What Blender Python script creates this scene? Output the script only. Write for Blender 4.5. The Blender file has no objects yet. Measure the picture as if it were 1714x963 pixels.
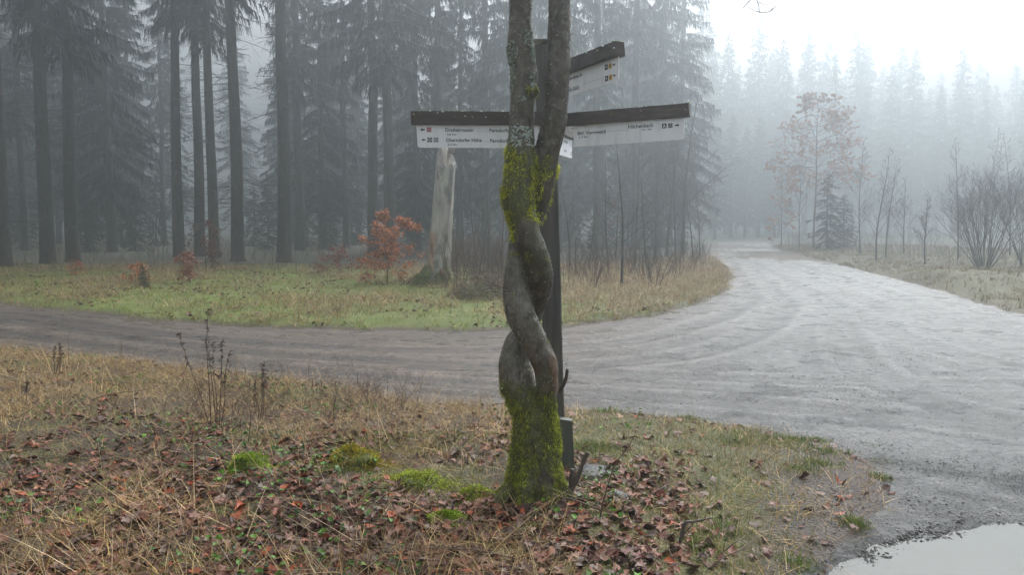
import bpy, math, random
import numpy as np
from mathutils import Vector, Matrix
R = math.radians
random.seed(7)
rng = np.random.default_rng(11)
scene = bpy.context.scene
C = scene.collection

# ------------------------------------------------------------------ camera
EYE, PITCH, FPX = 1.6, R(4.3), 1345.0
cd = bpy.data.cameras.new("camera")
cd.sensor_width = 36.0
cd.lens = 36.0 * FPX / 1714.0
cd.clip_start, cd.clip_end = 0.05, 4000
cam = bpy.data.objects.new("camera", cd)
C.objects.link(cam)
cam.location = (0, 0, EYE)
cam.rotation_euler = (R(90) - PITCH, 0, 0)
scene.camera = cam

# ------------------------------------------------------------------ sky, light, exposure
SUN_EL, SUN_AZ = R(45), R(31)          # azimuth from +Y towards +X
w = bpy.data.worlds.new("World")
scene.world = w
w.use_nodes = True
nt = w.node_tree
bg = nt.nodes["Background"]
sky = nt.nodes.new("ShaderNodeTexSky")
sky.sky_type = 'NISHITA'
sky.sun_disc = False
sky.sun_elevation = SUN_EL
sky.sun_rotation = SUN_AZ
sky.dust_density = 5.0
sky.air_density = 1.0
hs = nt.nodes.new("ShaderNodeHueSaturation")   # an overcast sky has lost nearly all its blue
hs.inputs['Saturation'].default_value = 0.16
nt.links.new(sky.outputs[0], hs.inputs['Color'])
nt.links.new(hs.outputs[0], bg.inputs['Color'])
bg.inputs['Strength'].default_value = 0.14
sl = bpy.data.lights.new("sun", 'SUN')
sl.energy = 1.5
sl.angle = R(28)
sl.color = (1, 0.98, 0.95)
so = bpy.data.objects.new("sun", sl)
C.objects.link(so)
so.location = (10, 10, 60)
sd = Vector((math.sin(SUN_AZ) * math.cos(SUN_EL), math.cos(SUN_AZ) * math.cos(SUN_EL), math.sin(SUN_EL)))
so.rotation_euler = sd.to_track_quat('Z', 'Y').to_euler()
scene.view_settings.view_transform = 'Standard'
scene.view_settings.look = 'None'
scene.view_settings.gamma = 1
scene.view_settings.use_curve_mapping = False
scene.view_settings.exposure = 1.66
cy = scene.cycles
cy.use_denoising = True
cy.max_bounces = 6
cy.diffuse_bounces = 2
cy.glossy_bounces = 2
cy.transmission_bounces = 2
cy.volume_bounces = 1
cy.transparent_max_bounces = 8
FOG = 0.0134
FOG_TOP = 47.0

# ------------------------------------------------------------------ numeric helpers
sp, cp = math.sin(PITCH), math.cos(PITCH)
def at(px, py, Y):
    """world point seen at photo pixel (px,py) at distance Y from the camera plane"""
    u, v = (px - 857) / FPX, (481.5 - py) / FPX
    d = (u, cp + v * sp, -sp + v * cp)
    t = Y / d[1]
    return Vector((d[0] * t, Y, EYE + d[2] * t))
def on(px, py, z=0.0):
    u, v = (px - 857) / FPX, (481.5 - py) / FPX
    d = (u, cp + v * sp, -sp + v * cp)
    t = (z - EYE) / d[2]
    return (d[0] * t, d[1] * t)
def proj(x, y, z):
    x, y, z = np.asarray(x, float), np.asarray(y, float), np.asarray(z, float) - EYE
    f = y * cp - z * sp
    up = y * sp + z * cp
    f = np.maximum(f, .01)
    return 857 + FPX * x / f, 481.5 - FPX * up / f

def h3(ix, iy, iz):
    n = (ix.astype(np.int64) * 374761393 + iy.astype(np.int64) * 668265263 + iz.astype(np.int64) * 2147483647 // 7 * 3) & 0xffffffff
    n = ((n ^ (n >> 13)) * 1274126177) & 0xffffffff
    n = ((n ^ (n >> 15)) * 2246822519) & 0xffffffff
    return ((n ^ (n >> 16)) & 0xffff) / 65535.0
def vn3(x, y, z):
    x, y, z = np.broadcast_arrays(np.asarray(x, float), np.asarray(y, float), np.asarray(z, float))
    ix, iy, iz = np.floor(x), np.floor(y), np.floor(z)
    fx, fy, fz = x - ix, y - iy, z - iz
    fx, fy, fz = [f * f * (3 - 2 * f) for f in (fx, fy, fz)]
    r = 0
    for a in (0, 1):
        for b in (0, 1):
            for c in (0, 1):
                r = r + h3(ix + a, iy + b, iz + c) * (fx if a else 1 - fx) * (fy if b else 1 - fy) * (fz if c else 1 - fz)
    return r
def fbm(x, y, z=0.0, o=4):
    s, a, t = 0, .5, 0
    for i in range(o):
        s = s + a * vn3(x * 2 ** i + 17.3 * i, y * 2 ** i - 9.1 * i, z * 2.0 ** i + 5.7 * i) 
        t += a; a *= .5
    return s / t
def sstep(a, b, x):
    t = np.clip((x - a) / (b - a), 0, 1)
    return t * t * (3 - 2 * t)
def seg_dist(x, y, P, closed=False):
    d = np.full(x.shape, 1e9)
    n = len(P)
    for i in range(n if closed else n - 1):
        ax, ay = P[i]; bx, by = P[(i + 1) % n]
        dx, dy = bx - ax, by - ay
        L = dx * dx + dy * dy + 1e-12
        t = np.clip(((x - ax) * dx + (y - ay) * dy) / L, 0, 1)
        d = np.minimum(d, np.hypot(x - ax - t * dx, y - ay - t * dy))
    return d
def inside(x, y, P):
    r = np.zeros(x.shape, bool)
    n = len(P)
    for i in range(n):
        ax, ay = P[i]; bx, by = P[(i + 1) % n]
        if ay == by: continue
        c = ((ay > y) != (by > y)) & (x < (bx - ax) * (y - ay) / (by - ay) + ax)
        r ^= c
    return r
def smooth(P, n=6, closed=False):
    P = [Vector(p) for p in P]
    out = []
    N = len(P)
    for i in range(N if closed else N - 1):
        if closed: a, b, c, d = P[(i - 1) % N], P[i], P[(i + 1) % N], P[(i + 2) % N]
        else: a, b, c, d = P[max(i - 1, 0)], P[i], P[i + 1], P[min(i + 2, N - 1)]
        for k in range(n):
            t = k / n
            out.append(.5 * ((2 * b) + (c - a) * t + (2 * a - 5 * b + 4 * c - d) * t * t + (3 * b - a - 3 * c + d) * t ** 3))
    if not closed: out.append(P[-1])
    return out

# ------------------------------------------------------------------ mesh building
class MB:
    def __init__(s): s.v, s.f, s.c, s.m, s.n = [], [], [], [], 0
    def add(s, v, f, col=None, m=0):
        """v (N,3); f (M,4) with -1 in the last column for triangles; col (N,3)"""
        v = np.asarray(v, np.float32).reshape(-1, 3)
        f = np.asarray(f, np.int64).reshape(-1, 4)
        g = np.where(f < 0, -1, f + s.n)
        s.v.append(v); s.f.append(g); s.m.append(np.full(len(g), m))
        if col is None: col = (1, 1, 1)
        col = np.asarray(col, np.float32)
        s.c.append(np.broadcast_to(col, v.shape) if col.ndim == 1 else col)
        s.n += len(v)
    def mesh(s, name, mats, smooth_=True):
        me = bpy.data.meshes.new(name)
        if not s.v: return me
        v = np.concatenate(s.v); f = np.concatenate(s.f); c = np.concatenate(s.c); mi = np.concatenate(s.m)
        cnt = np.where(f[:, 3] < 0, 3, 4)
        loops = f.reshape(-1); loops = loops[loops >= 0]
        start = np.concatenate([[0], np.cumsum(cnt)[:-1]])
        me.vertices.add(len(v)); me.vertices.foreach_set('co', v.astype(np.float32).reshape(-1))
        me.loops.add(len(loops)); me.loops.foreach_set('vertex_index', loops.astype(np.int32))
        me.polygons.add(len(f)); me.polygons.foreach_set('loop_start', start.astype(np.int32))
        me.polygons.foreach_set('loop_total', cnt.astype(np.int32))
        me.polygons.foreach_set('material_index', mi.astype(np.int32))
        me.polygons.foreach_set('use_smooth', np.full(len(f), smooth_))
        at_ = me.color_attributes.new('Col', 'FLOAT_COLOR', 'POINT')
        at_.data.foreach_set('color', np.concatenate([c, np.ones((len(c), 1))], 1).astype(np.float32).reshape(-1))
        for m in (mats if isinstance(mats, (list, tuple)) else [mats]): me.materials.append(m)
        me.update(calc_edges=True); me.validate()
        return me
    def build(s, name, mats, parent=None, smooth_=True):
        return obj(name, s.mesh(name, mats, smooth_), parent)
def obj(name, me, parent=None):
    o = bpy.data.objects.new(name, me)
    C.objects.link(o)
    if parent: o.parent = parent
    return o
def tag(o, label=None, cat=None, group=None, kind=None):
    if label: o['label'] = label
    if cat: o['category'] = cat
    if group: o['group'] = group
    if kind: o['kind'] = kind
    return o
def empty(name, loc, rz=0, s=1.0):
    o = bpy.data.objects.new(name, None); C.objects.link(o)
    o.location = loc; o.rotation_euler = (0, 0, rz); o.scale = (s, s, s) if not hasattr(s, '__len__') else s
    o.empty_display_size = .2
    return o
def copy_tree(o, parent=None):
    c = o.copy(); C.objects.link(c); c.parent = parent
    for ch in list(o.children): copy_tree(ch, c)
    return c

def tube(P, r, n=8, cap=True, twist=0.0, ell=None):
    P = np.asarray([tuple(p) for p in P], float); k = len(P)
    r = np.broadcast_to(np.asarray(r, float), (k,))
    T = np.gradient(P, axis=0); T /= np.linalg.norm(T, axis=1)[:, None] + 1e-9
    ref = np.array([0, 1, 0.]) if abs(T[0][1]) < .8 else np.array([1., 0, 0])
    A = np.cross(T, ref); A /= np.linalg.norm(A, axis=1)[:, None] + 1e-9
    B = np.cross(T, A)
    a = np.arange(n) * 2 * math.pi / n
    V = P[:, None] + r[:, None, None] * (np.cos(a)[None, :, None] * A[:, None] + np.sin(a)[None, :, None] * B[:, None])
    V = V.reshape(-1, 3)
    F = []
    i = np.arange(k - 1)[:, None] * n; j = np.arange(n)[None]; j2 = (j + 1) % n
    F = np.stack([i + j, i + j2, i + n + j2, i + n + j], -1).reshape(-1, 4)
    if cap:
        V = np.vstack([V, P[:1], P[-1:]])
        c0, c1 = k * n, k * n + 1
        jj = np.arange(n); j3 = (jj + 1) % n
        F = np.vstack([F, np.stack([np.full(n, c0), j3, jj, np.full(n, -1)], -1),
                       np.stack([np.full(n, c1), (k - 1) * n + jj, (k - 1) * n + j3, np.full(n, -1)], -1)])
    return V, F
def box(x0, x1, y0, y1, z0, z1, nx=1):
    xs = np.linspace(x0, x1, nx + 1)
    V, F = [], []
    for x in xs: V += [(x, y0, z0), (x, y1, z0), (x, y1, z1), (x, y0, z1)]
    for i in range(nx):
        a = i * 4
        for q in range(4):
            p = (q + 1) % 4
            F.append((a + q, a + 4 + q, a + 4 + p, a + p))
    F.append((0, 1, 2, 3)); e = nx * 4; F.append((e + 3, e + 2, e + 1, e))
    F = [tuple(reversed(f)) for f in F]
    return np.array(V, float), np.array(F)

def blades(pos, dirn, L, W, bend, nseg=2, bdir=None, flat=None):
    """ribbons: pos (N,3), dirn (N,3) unit, lengths, widths; bend pulls the tip along bdir"""
    N = len(pos)
    L = np.broadcast_to(L, (N,)); W = np.broadcast_to(W, (N,)); bend = np.broadcast_to(bend, (N,))
    if bdir is None:
        bdir = np.tile(np.array([0, 0, -1.]), (N, 1))
    if flat is None:
        q = rng.normal(size=(N, 3))
        flat = np.cross(dirn, q)
    flat = flat / (np.linalg.norm(flat, axis=1)[:, None] + 1e-9)
    V = []
    for k in range(nseg + 1):
        t = k / nseg
        c = pos + dirn * (L * t)[:, None] + bdir * (bend * L * t * t)[:, None]
        wv = W * (1 - t) ** .7 if k < nseg else W * .08
        V.append(np.stack([c - flat * (wv / 2)[:, None], c + flat * (wv / 2)[:, None]], 1))
    V = np.stack(V, 1).reshape(N, -1, 3)
    nv = V.shape[1]
    base = (np.arange(N) * nv)[:, None, None]
    f = np.array([[2 * k, 2 * k + 1, 2 * k + 3, 2 * k + 2] for k in range(nseg)])[None]
    return V.reshape(-1, 3), (base + f).reshape(-1, 4), nv
def rot_mats(yaw, pitch, roll):
    cy_, sy_ = np.cos(yaw), np.sin(yaw); cp_, sp_ = np.cos(pitch), np.sin(pitch); cr, sr = np.cos(roll), np.sin(roll)
    M = np.empty((len(yaw), 3, 3))
    M[:, 0, 0] = cy_ * cp_; M[:, 0, 1] = cy_ * sp_ * sr - sy_ * cr; M[:, 0, 2] = cy_ * sp_ * cr + sy_ * sr
    M[:, 1, 0] = sy_ * cp_; M[:, 1, 1] = sy_ * sp_ * sr + cy_ * cr; M[:, 1, 2] = sy_ * sp_ * cr - cy_ * sr
    M[:, 2, 0] = -sp_; M[:, 2, 1] = cp_ * sr; M[:, 2, 2] = cp_ * cr
    return M
def leaves(pos, size, yaw, pitch, roll, curl, fold, prof=(.06, .75, 1, .62, .03), aspect=.62):
    N = len(pos)
    u = np.linspace(-.5, .5, 5)
    ww = np.array(prof) * aspect / 2
    U = np.repeat(u, 3); Wd = np.stack([-ww, ww * 0, ww], 1).reshape(-1); E = np.tile([1, 0, 1], 5)
    X = np.broadcast_to(U, (N, 15)) * (1 + .0 * size[:, None])
    jit = 1 + .35 * rng.normal(size=(N, 15)) * E * .5
    Y = Wd[None] * jit
    Z = curl[:, None] * (U ** 2)[None] * 2 + fold[:, None] * np.abs(Wd)[None] * 1.6 + .05 * rng.normal(size=(N, 15)) * E
    Lc = np.stack([X, Y, Z], -1) * size[:, None, None]
    M = rot_mats(yaw, pitch, roll)
    V = np.einsum('nij,nkj->nki', M, Lc) + pos[:, None]
    f = []
    for i in range(4):
        for j in range(2):
            a = i * 3 + j
            f.append([a, a + 3, a + 4, a + 1])
    F = (np.arange(N) * 15)[:, None, None] + np.array(f)[None]
    return V.reshape(-1, 3), F.reshape(-1, 4), 15
def percol(cols, nv): return np.repeat(cols, nv, axis=0)
def pick(cols, N, jit=.3, p=None):
    cols = np.asarray(cols, float)
    c = cols[rng.choice(len(cols), N, p=p)]
    return np.clip(c * (1 + jit * rng.normal(size=(N, 1))), .004, .9)

# ------------------------------------------------------------------ materials
def mat(name, c1=(.5, .5, .5), c2=None, rough=.6, scale=8.0, bump=0.0, bscale=None, attr=False, spec=.5, stretch=(1, 1, 1), det=6.0, lo=.35, hi=.65, transl=0.0, rough2=None):
    m = bpy.data.materials.new(name); m.use_nodes = True
    t = m.node_tree; n = t.nodes; l = t.links
    b = n["Principled BSDF"]
    tc = n.new("ShaderNodeTexCoord"); mp = n.new("ShaderNodeMapping"); mp.inputs['Scale'].default_value = stretch
    l.new(tc.outputs['Object'], mp.inputs['Vector'])
    nz = n.new("ShaderNodeTexNoise"); nz.inputs['Scale'].default_value = scale; nz.inputs['Detail'].default_value = det
    nz.inputs['Roughness'].default_value = .65
    l.new(mp.outputs[0], nz.inputs['Vector'])
    mr = n.new("ShaderNodeMapRange"); mr.inputs['From Min'].default_value = lo; mr.inputs['From Max'].default_value = hi
    l.new(nz.outputs['Fac'], mr.inputs['Value'])
    mx = n.new("ShaderNodeMix"); mx.data_type = 'RGBA'
    mx.inputs['A'].default_value = (*c1, 1); mx.inputs['B'].default_value = (*(c2 or c1), 1)
    l.new(mr.outputs[0], mx.inputs['Factor'])
    out = mx.outputs['Result']
    if attr:
        at_ = n.new("ShaderNodeAttribute"); at_.attribute_name = 'Col'
        mu = n.new("ShaderNodeMix"); mu.data_type = 'RGBA'; mu.blend_type = 'MULTIPLY'; mu.inputs['Factor'].default_value = 1
        l.new(out, mu.inputs['A']); l.new(at_.outputs['Color'], mu.inputs['B'])
        out = mu.outputs['Result']
    l.new(out, b.inputs['Base Color'])
    b.inputs['Roughness'].default_value = rough
    if rough2 is not None:
        m2 = n.new("ShaderNodeMapRange"); m2.inputs['From Min'].default_value = .3; m2.inputs['From Max'].default_value = .7
        m2.inputs['To Min'].default_value = rough; m2.inputs['To Max'].default_value = rough2
        l.new(nz.outputs['Fac'], m2.inputs['Value']); l.new(m2.outputs[0], b.inputs['Roughness'])
    b.inputs['Specular IOR Level'].default_value = spec
    if bump:
        n2 = n.new("ShaderNodeTexNoise"); n2.inputs['Scale'].default_value = bscale or scale * 4; n2.inputs['Detail'].default_value = 8
        l.new(mp.outputs[0], n2.inputs['Vector'])
        bp = n.new("ShaderNodeBump"); bp.inputs['Strength'].default_value = 1.0; bp.inputs['Distance'].default_value = bump
        l.new(n2.outputs['Fac'], bp.inputs['Height']); l.new(bp.outputs[0], b.inputs['Normal'])
    if transl:
        o = n["Material Output"]; tr = n.new("ShaderNodeBsdfTranslucent"); ms = n.new("ShaderNodeMixShader")
        ms.inputs[0].default_value = transl
        l.new(out, tr.inputs['Color']); l.new(b.outputs[0], ms.inputs[1]); l.new(tr.outputs[0], ms.inputs[2]); l.new(ms.outputs[0], o.inputs['Surface'])
    return m
W1 = (.75, .75, .75); W2 = (1.2, 1.2, 1.2)
M = dict(
    ground=mat('soil_litter_and_moss', W1, W2, rough=.62, scale=22, bump=.03, bscale=45, attr=True, spec=.4, det=9, rough2=.85),
    plant=mat('grass_blade', (.85,) * 3, (1.15,) * 3, rough=.5, scale=6, attr=True, spec=.35, transl=.25),
    leaf=mat('wet_dead_leaf', (.75,) * 3, (1.2,) * 3, rough=.42, scale=40, attr=True, spec=.3, bump=.001, bscale=150, rough2=.7),
    moss=mat('moss', (.8,) * 3, (1.2,) * 3, rough=.8, scale=12, attr=True, spec=.2, transl=.2),
    bark=mat('wet_smooth_bark', (.50, .46, .40), (1.12, 1.06, .96), rough=.38, scale=35, attr=True, bump=.007, bscale=60, spec=.5, rough2=.66, stretch=(1, 1, .6)),
    spruce_bark=mat('spruce_bark', (.030, .026, .022), (.065, .056, .045), rough=.85, scale=9, bump=.02, bscale=22, stretch=(1, 1, .35)),
    needles=mat('spruce_needles', (.75,) * 3, (1.25,) * 3, rough=.9, scale=.8, attr=True, spec=.08),
    twig=mat('bare_twig', (.045, .035, .03), (.09, .072, .058), rough=.6, scale=10),
    reddish=mat('reddish_twig', (.07, .035, .025), (.12, .07, .045), rough=.6, scale=10),
    palewood=mat('weathered_snag_wood', (.22, .205, .185), (.46, .44, .40), rough=.75, scale=5, bump=.01, bscale=14, stretch=(1, 1, .25), attr=True),
    beam=mat('weathered_dark_timber', (.035, .027, .022), (.085, .066, .055), rough=.55, scale=9, bump=.003, bscale=40, stretch=(.2, 1, 1.5), spec=.5),
    postwood=mat('old_post_timber', (.040, .038, .033), (.10, .095, .082), rough=.5, scale=10, bump=.004, bscale=34, stretch=(1.6, 1.6, .12)),
    stubwood=mat('greenish_stake_timber', (.045, .05, .04), (.10, .11, .09), rough=.6, scale=10, bump=.004, bscale=34, stretch=(1.6, 1.6, .15)),
    panel=mat('white_sign_enamel', (.66, .70, .70), (.84, .87, .90), rough=.3, scale=7, spec=.5, stretch=(3, 3, .5), lo=.28, hi=.5),
    ink=mat('black_print', (.02, .02, .022), rough=.5),
    grey=mat('grey_print', (.22, .22, .23), rough=.5),
    red=mat('red_print', (.42, .03, .05), rough=.5),
    yellow=mat('yellow_print', (.62, .36, .03), rough=.5),
    white=mat('white_print', (.75, .76, .78), rough=.5),
    zinc=mat('zinc_cap', (.42, .44, .46), (.55, .56, .58), rough=.35, scale=20, spec=.6),
    lichen=mat('lichen', (.8,) * 3, (1.2,) * 3, rough=.9, scale=60, attr=True, bump=.003, bscale=200, spec=.15),
    stone=mat('wet_stone', (.6,) * 3, (1.2,) * 3, spec=.25, rough=.45, scale=14, attr=True, bump=.006, bscale=50, rough2=.6),
)
M['beam'].name = 'weathered_dark_timber'
def water_mat():
    m = bpy.data.materials.new('murky_water'); m.use_nodes = True
    t = m.node_tree; b = t.nodes["Principled BSDF"]
    b.inputs['Base Color'].default_value = (.10, .10, .09, 1); b.inputs['Roughness'].default_value = .06
    b.inputs['Specular IOR Level'].default_value = .26
    nz = t.nodes.new("ShaderNodeTexNoise"); nz.inputs['Scale'].default_value = 5; nz.inputs['Detail'].default_value = 3
    tc = t.nodes.new("ShaderNodeTexCoord"); t.links.new(tc.outputs['Object'], nz.inputs['Vector'])
    bp = t.nodes.new("ShaderNodeBump"); bp.inputs['Distance'].default_value = .0012; bp.inputs['Strength'].default_value = 1
    t.links.new(nz.outputs['Fac'], bp.inputs['Height']); t.links.new(bp.outputs[0], b.inputs['Normal'])
    return m
def road_mat():
    m = bpy.data.materials.new('wet_compacted_gravel'); m.use_nodes = True
    t = m.node_tree; n = t.nodes; l = t.links; b = n["Principled BSDF"]
    tc = n.new("ShaderNodeTexCoord")
    at_ = n.new("ShaderNodeAttribute"); at_.attribute_name = 'Col'
    vo = n.new("ShaderNodeTexVoronoi"); vo.inputs['Scale'].default_value = 38; l.new(tc.outputs['Object'], vo.inputs['Vector'])
    n1 = n.new("ShaderNodeTexNoise"); n1.inputs['Scale'].default_value = 1.3; n1.inputs['Detail'].default_value = 9; n1.inputs['Roughness'].default_value = .7
    l.new(tc.outputs['Object'], n1.inputs['Vector'])
    n2 = n.new("ShaderNodeTexNoise"); n2.inputs['Scale'].default_value = 30; n2.inputs['Detail'].default_value = 8; n2.inputs['Roughness'].default_value = .7
    l.new(tc.outputs['Object'], n2.inputs['Vector'])
    mp = n.new("ShaderNodeMapping"); mp.inputs['Scale'].default_value = (.8, 1.2, 1); mp.inputs['Rotation'].default_value = (0, 0, R(6))
    l.new(tc.outputs['Object'], mp.inputs['Vector'])
    n3 = n.new("ShaderNodeTexNoise"); n3.inputs['Scale'].default_value = 1.6; n3.inputs['Detail'].default_value = 7; n3.inputs['Distortion'].default_value = .8
    l.new(mp.outputs[0], n3.inputs['Vector'])
    # colour = Col * gravel speckle
    r1 = n.new("ShaderNodeMapRange"); r1.inputs['From Min'].default_value = .3; r1.inputs['From Max'].default_value = .7; r1.inputs['To Min'].default_value = .45; r1.inputs['To Max'].default_value = 1.6
    l.new(n2.outputs['Fac'], r1.inputs['Value'])
    sc_ = n.new("ShaderNodeVectorMath"); sc_.operation = 'SCALE'
    l.new(at_.outputs['Color'], sc_.inputs[0]); l.new(r1.outputs[0], sc_.inputs['Scale'])
    s2 = n.new("ShaderNodeVectorMath"); s2.operation = 'SCALE'
    r4 = n.new("ShaderNodeMapRange"); r4.inputs['From Min'].default_value = .3; r4.inputs['From Max'].default_value = .7; r4.inputs['To Min'].default_value = .85; r4.inputs['To Max'].default_value = 1.15
    l.new(n3.outputs['Fac'], r4.inputs['Value'])
    l.new(sc_.outputs[0], s2.inputs[0]); l.new(r4.outputs[0], s2.inputs['Scale'])
    l.new(s2.outputs[0], b.inputs['Base Color'])
    n5 = n.new("ShaderNodeTexNoise"); n5.inputs['Scale'].default_value = 11; n5.inputs['Detail'].default_value = 10; n5.inputs['Roughness'].default_value = .8
    l.new(tc.outputs['Object'], n5.inputs['Vector'])
    r5 = n.new("ShaderNodeMapRange"); r5.inputs['From Min'].default_value = .38; r5.inputs['From Max'].default_value = .62; r5.inputs['To Min'].default_value = .35; r5.inputs['To Max'].default_value = 1.75
    l.new(n5.outputs['Fac'], r5.inputs['Value'])
    s5 = n.new("ShaderNodeVectorMath"); s5.operation = 'SCALE'; l.new(s2.outputs[0], s5.inputs[0]); l.new(r5.outputs[0], s5.inputs['Scale'])
    l.new(s5.outputs[0], b.inputs['Base Color'])
    # wetness varies: films of water in the low streaks
    ad = n.new("ShaderNodeMath"); ad.operation = 'ADD'; l.new(n1.outputs['Fac'], ad.inputs[0]); l.new(n3.outputs['Fac'], ad.inputs[1])
    r2 = n.new("ShaderNodeMapRange"); r2.inputs['From Min'].default_value = .8; r2.inputs['From Max'].default_value = 1.2; r2.inputs['To Min'].default_value = .16; r2.inputs['To Max'].default_value = .60
    l.new(ad.outputs[0], r2.inputs['Value']); l.new(r2.outputs[0], b.inputs['Roughness'])
    b.inputs['Specular IOR Level'].default_value = .45
    h1 = n.new("ShaderNodeMath"); h1.operation = 'MULTIPLY'; h1.inputs[1].default_value = .5; l.new(vo.outputs['Distance'], h1.inputs[0])
    h2 = n.new("ShaderNodeMath"); h2.operation = 'ADD'; l.new(h1.outputs[0], h2.inputs[0]); l.new(n2.outputs['Fac'], h2.inputs[1])
    bp = n.new("ShaderNodeBump"); bp.inputs['Distance'].default_value = .014; bp.inputs['Strength'].default_value = 1; l.new(h2.outputs[0], bp.inputs['Height'])
    h3_ = n.new('ShaderNodeMath'); h3_.operation = 'MULTIPLY_ADD'; h3_.inputs[1].default_value = 1.6; l.new(n5.outputs['Fac'], h3_.inputs[0]); l.new(h2.outputs[0], h3_.inputs[2]); l.new(h3_.outputs[0], bp.inputs['Height'])
    b2 = n.new("ShaderNodeBump"); b2.inputs['Distance'].default_value = .010; b2.inputs['Strength'].default_value = 1
    l.new(n3.outputs['Fac'], b2.inputs['Height']); l.new(bp.outputs[0], b2.inputs['Normal'])
    l.new(b2.outputs[0], b.inputs['Normal'])
    return m
M['water'] = water_mat(); M['road'] = road_mat()

# ------------------------------------------------------------------ terrain
near_edge = [(-700, 505), (-300, 545), (0, 581), (150, 598), (300, 615), (450, 634), (600, 655), (750, 674), (860, 682), (1000, 690), (1100, 696), (1200, 706), (1310, 722), (1420, 752), (1500, 795), (1505, 840), (1440, 885), (1385, 950), (1330, 1100), (1250, 1400)]
far_edge = [(1275, 403.5), (1282, 408), (1300, 417), (1340, 431), (1400, 444), (1500, 468), (1600, 495), (1714, 526), (1900, 580), (2300, 700)]
mid_edge = [(-700, 465), (-300, 488), (0, 511), (200, 533), (400, 548), (600, 554), (850, 554), (950, 549), (1050, 537), (1130, 522), (1190, 502), (1224, 480), (1226, 460), (1210, 440), (1192, 425), (1190, 414), (1200, 407), (1225, 402.5)]
E1 = [on(*p) for p in near_edge]
E2 = [on(*p) for p in far_edge]
E3 = [on(*p) for p in mid_edge]
x_, y_ = E2[-1]
E4 = [(x_ + 3, y_ - 6), (9, -3), (5, -4), (1.5, 0)]
far_pts = [(E3[-1][0] - 2, E3[-1][1] + 6), (E3[-1][0] - 14, E3[-1][1] + 16), (E3[-1][0] - 13, E3[-1][1] + 21), (E2[0][0] + 0, E2[0][1] + 9)]
left_end = [(E1[0][0] - 25, E1[0][1] + 4), (E3[0][0] - 25, E3[0][1] + 4)]
def vv(P): return [(p[0], p[1], 0) for p in P]
s1 = [(p.x, p.y) for p in smooth(vv(E1), 4)]; s2 = [(p.x, p.y) for p in smooth(vv(E2), 4)]; s3 = [(p.x, p.y) for p in smooth(vv(E3), 4)]
# polygon: near edge left->right, round behind the camera's right, right edge far->..., back along the middle edge
ROAD = s1 + [(1.2, .2), (2, -4), (12, -4), (x_ + 6, y_ - 3)] + s2[::-1] + far_pts[::-1] + s3[::-1] + left_end[::-1]
PUDDLE = [on(*p) for p in [(1395, 985), (1415, 950), (1455, 925), (1500, 905), (1540, 893), (1600, 880), (1650, 876), (1714, 868), (1800, 880), (1950, 930), (2000, 1050), (1700, 1200), (1450, 1120)]]
PUDDLE = [(p.x, p.y) for p in smooth(vv(PUDDLE), 4, True)]
tracks = [[(1216, 406), (1222, 420), (1290, 455), (1370, 497), (1405, 540), (1430, 600), (1520, 660), (1714, 712)],
          [(1250, 405), (1290, 428), (1400, 462), (1560, 518), (1714, 578)],
          [(-100, 520), (0, 533), (300, 577), (600, 602), (900, 617), (1200, 632), (1500, 642), (1714, 645)],
          [(-100, 545), (0, 557), (300, 598), (600, 630), (900, 652), (1200, 672), (1500, 695), (1714, 722)],
          [(1206, 412), (1242, 470), (1240, 512), (1100, 562), (900, 584), (600, 584), (300, 562), (0, 524)],
          [(1228, 412), (1288, 480), (1300, 530), (1200, 582), (1000, 612), (700, 616)],
          [(1300, 440), (1500, 500), (1714, 560)], [(1380, 500), (1500, 560), (1714, 622)]]
tracks = [[(p.x, p.y) for p in smooth(vv([on(*q) for q in T]), 4)] for T in tracks]

def sd_poly(x, y, P):
    d = seg_dist(x, y, P, True)
    return np.where(inside(x, y, P), -d, d)
def puddle_dep(x, y):
    d = sd_poly(x, y, PUDDLE) + .16 * (fbm(x * 4, y * 4, 7) - .5) * 2
    return sstep(.35, -.5, d)
_MX, _MY = (1.0, 0.0)
def ground_parts(x, y):
    x = np.asarray(x, float); y = np.asarray(y, float)
    d = sd_poly(x, y, ROAD)
    dn = d + .28 * (fbm(x * 1.1, y * 1.1, 1) - .5) * 2 + .08 * (fbm(x * 6, y * 6, 2) - .5) * 2
    return d, dn
MOUNDS = []   # (x, y, radius, height)
def gz(x, y, full=False):
    """height of the ground (verges, forest floor); dips under the road sheet"""
    x = np.asarray(x, float); y = np.asarray(y, float)
    d, dn = ground_parts(x, y)
    px, py = proj(x, y, 0)
    mud = sstep(1180, 1420, px + 120 * (fbm(x, y, 31) - .5)) * (y < 9) * (x > 0)       # the trodden corner is nearly level with the road
    rise = sstep(0, 1.1, dn) * .09 * (1 - .75 * mud)
    rough = (.11 * (fbm(x * .9, y * .9, 3) - .45) + .05 * (fbm(x * 4, y * 4, 4, 3) - .5)) * sstep(0, .8, dn) * (1 - .7 * mud)
    rough = rough + .35 * (fbm(x * .12, y * .12, 8, 3) - .45) * sstep(25, 45, y)
    z = -.05 * sstep(.15, -.15, dn) + rise + rough + .012
    z = z + .014 * (fbm(x * 9, y * 9, 5, 3) - .5) * sstep(60, 20, y)
    for mx_, my_, mr_, mh_ in MOUNDS:
        z = z + sstep(0, .9, dn) * mh_ * np.exp(-((x - mx_) ** 2 + (y - my_) ** 2) / (mr_ * mr_))
    z = z - .07 * puddle_dep(x, y)
    return (z, d, dn, mud) if full else z
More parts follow.
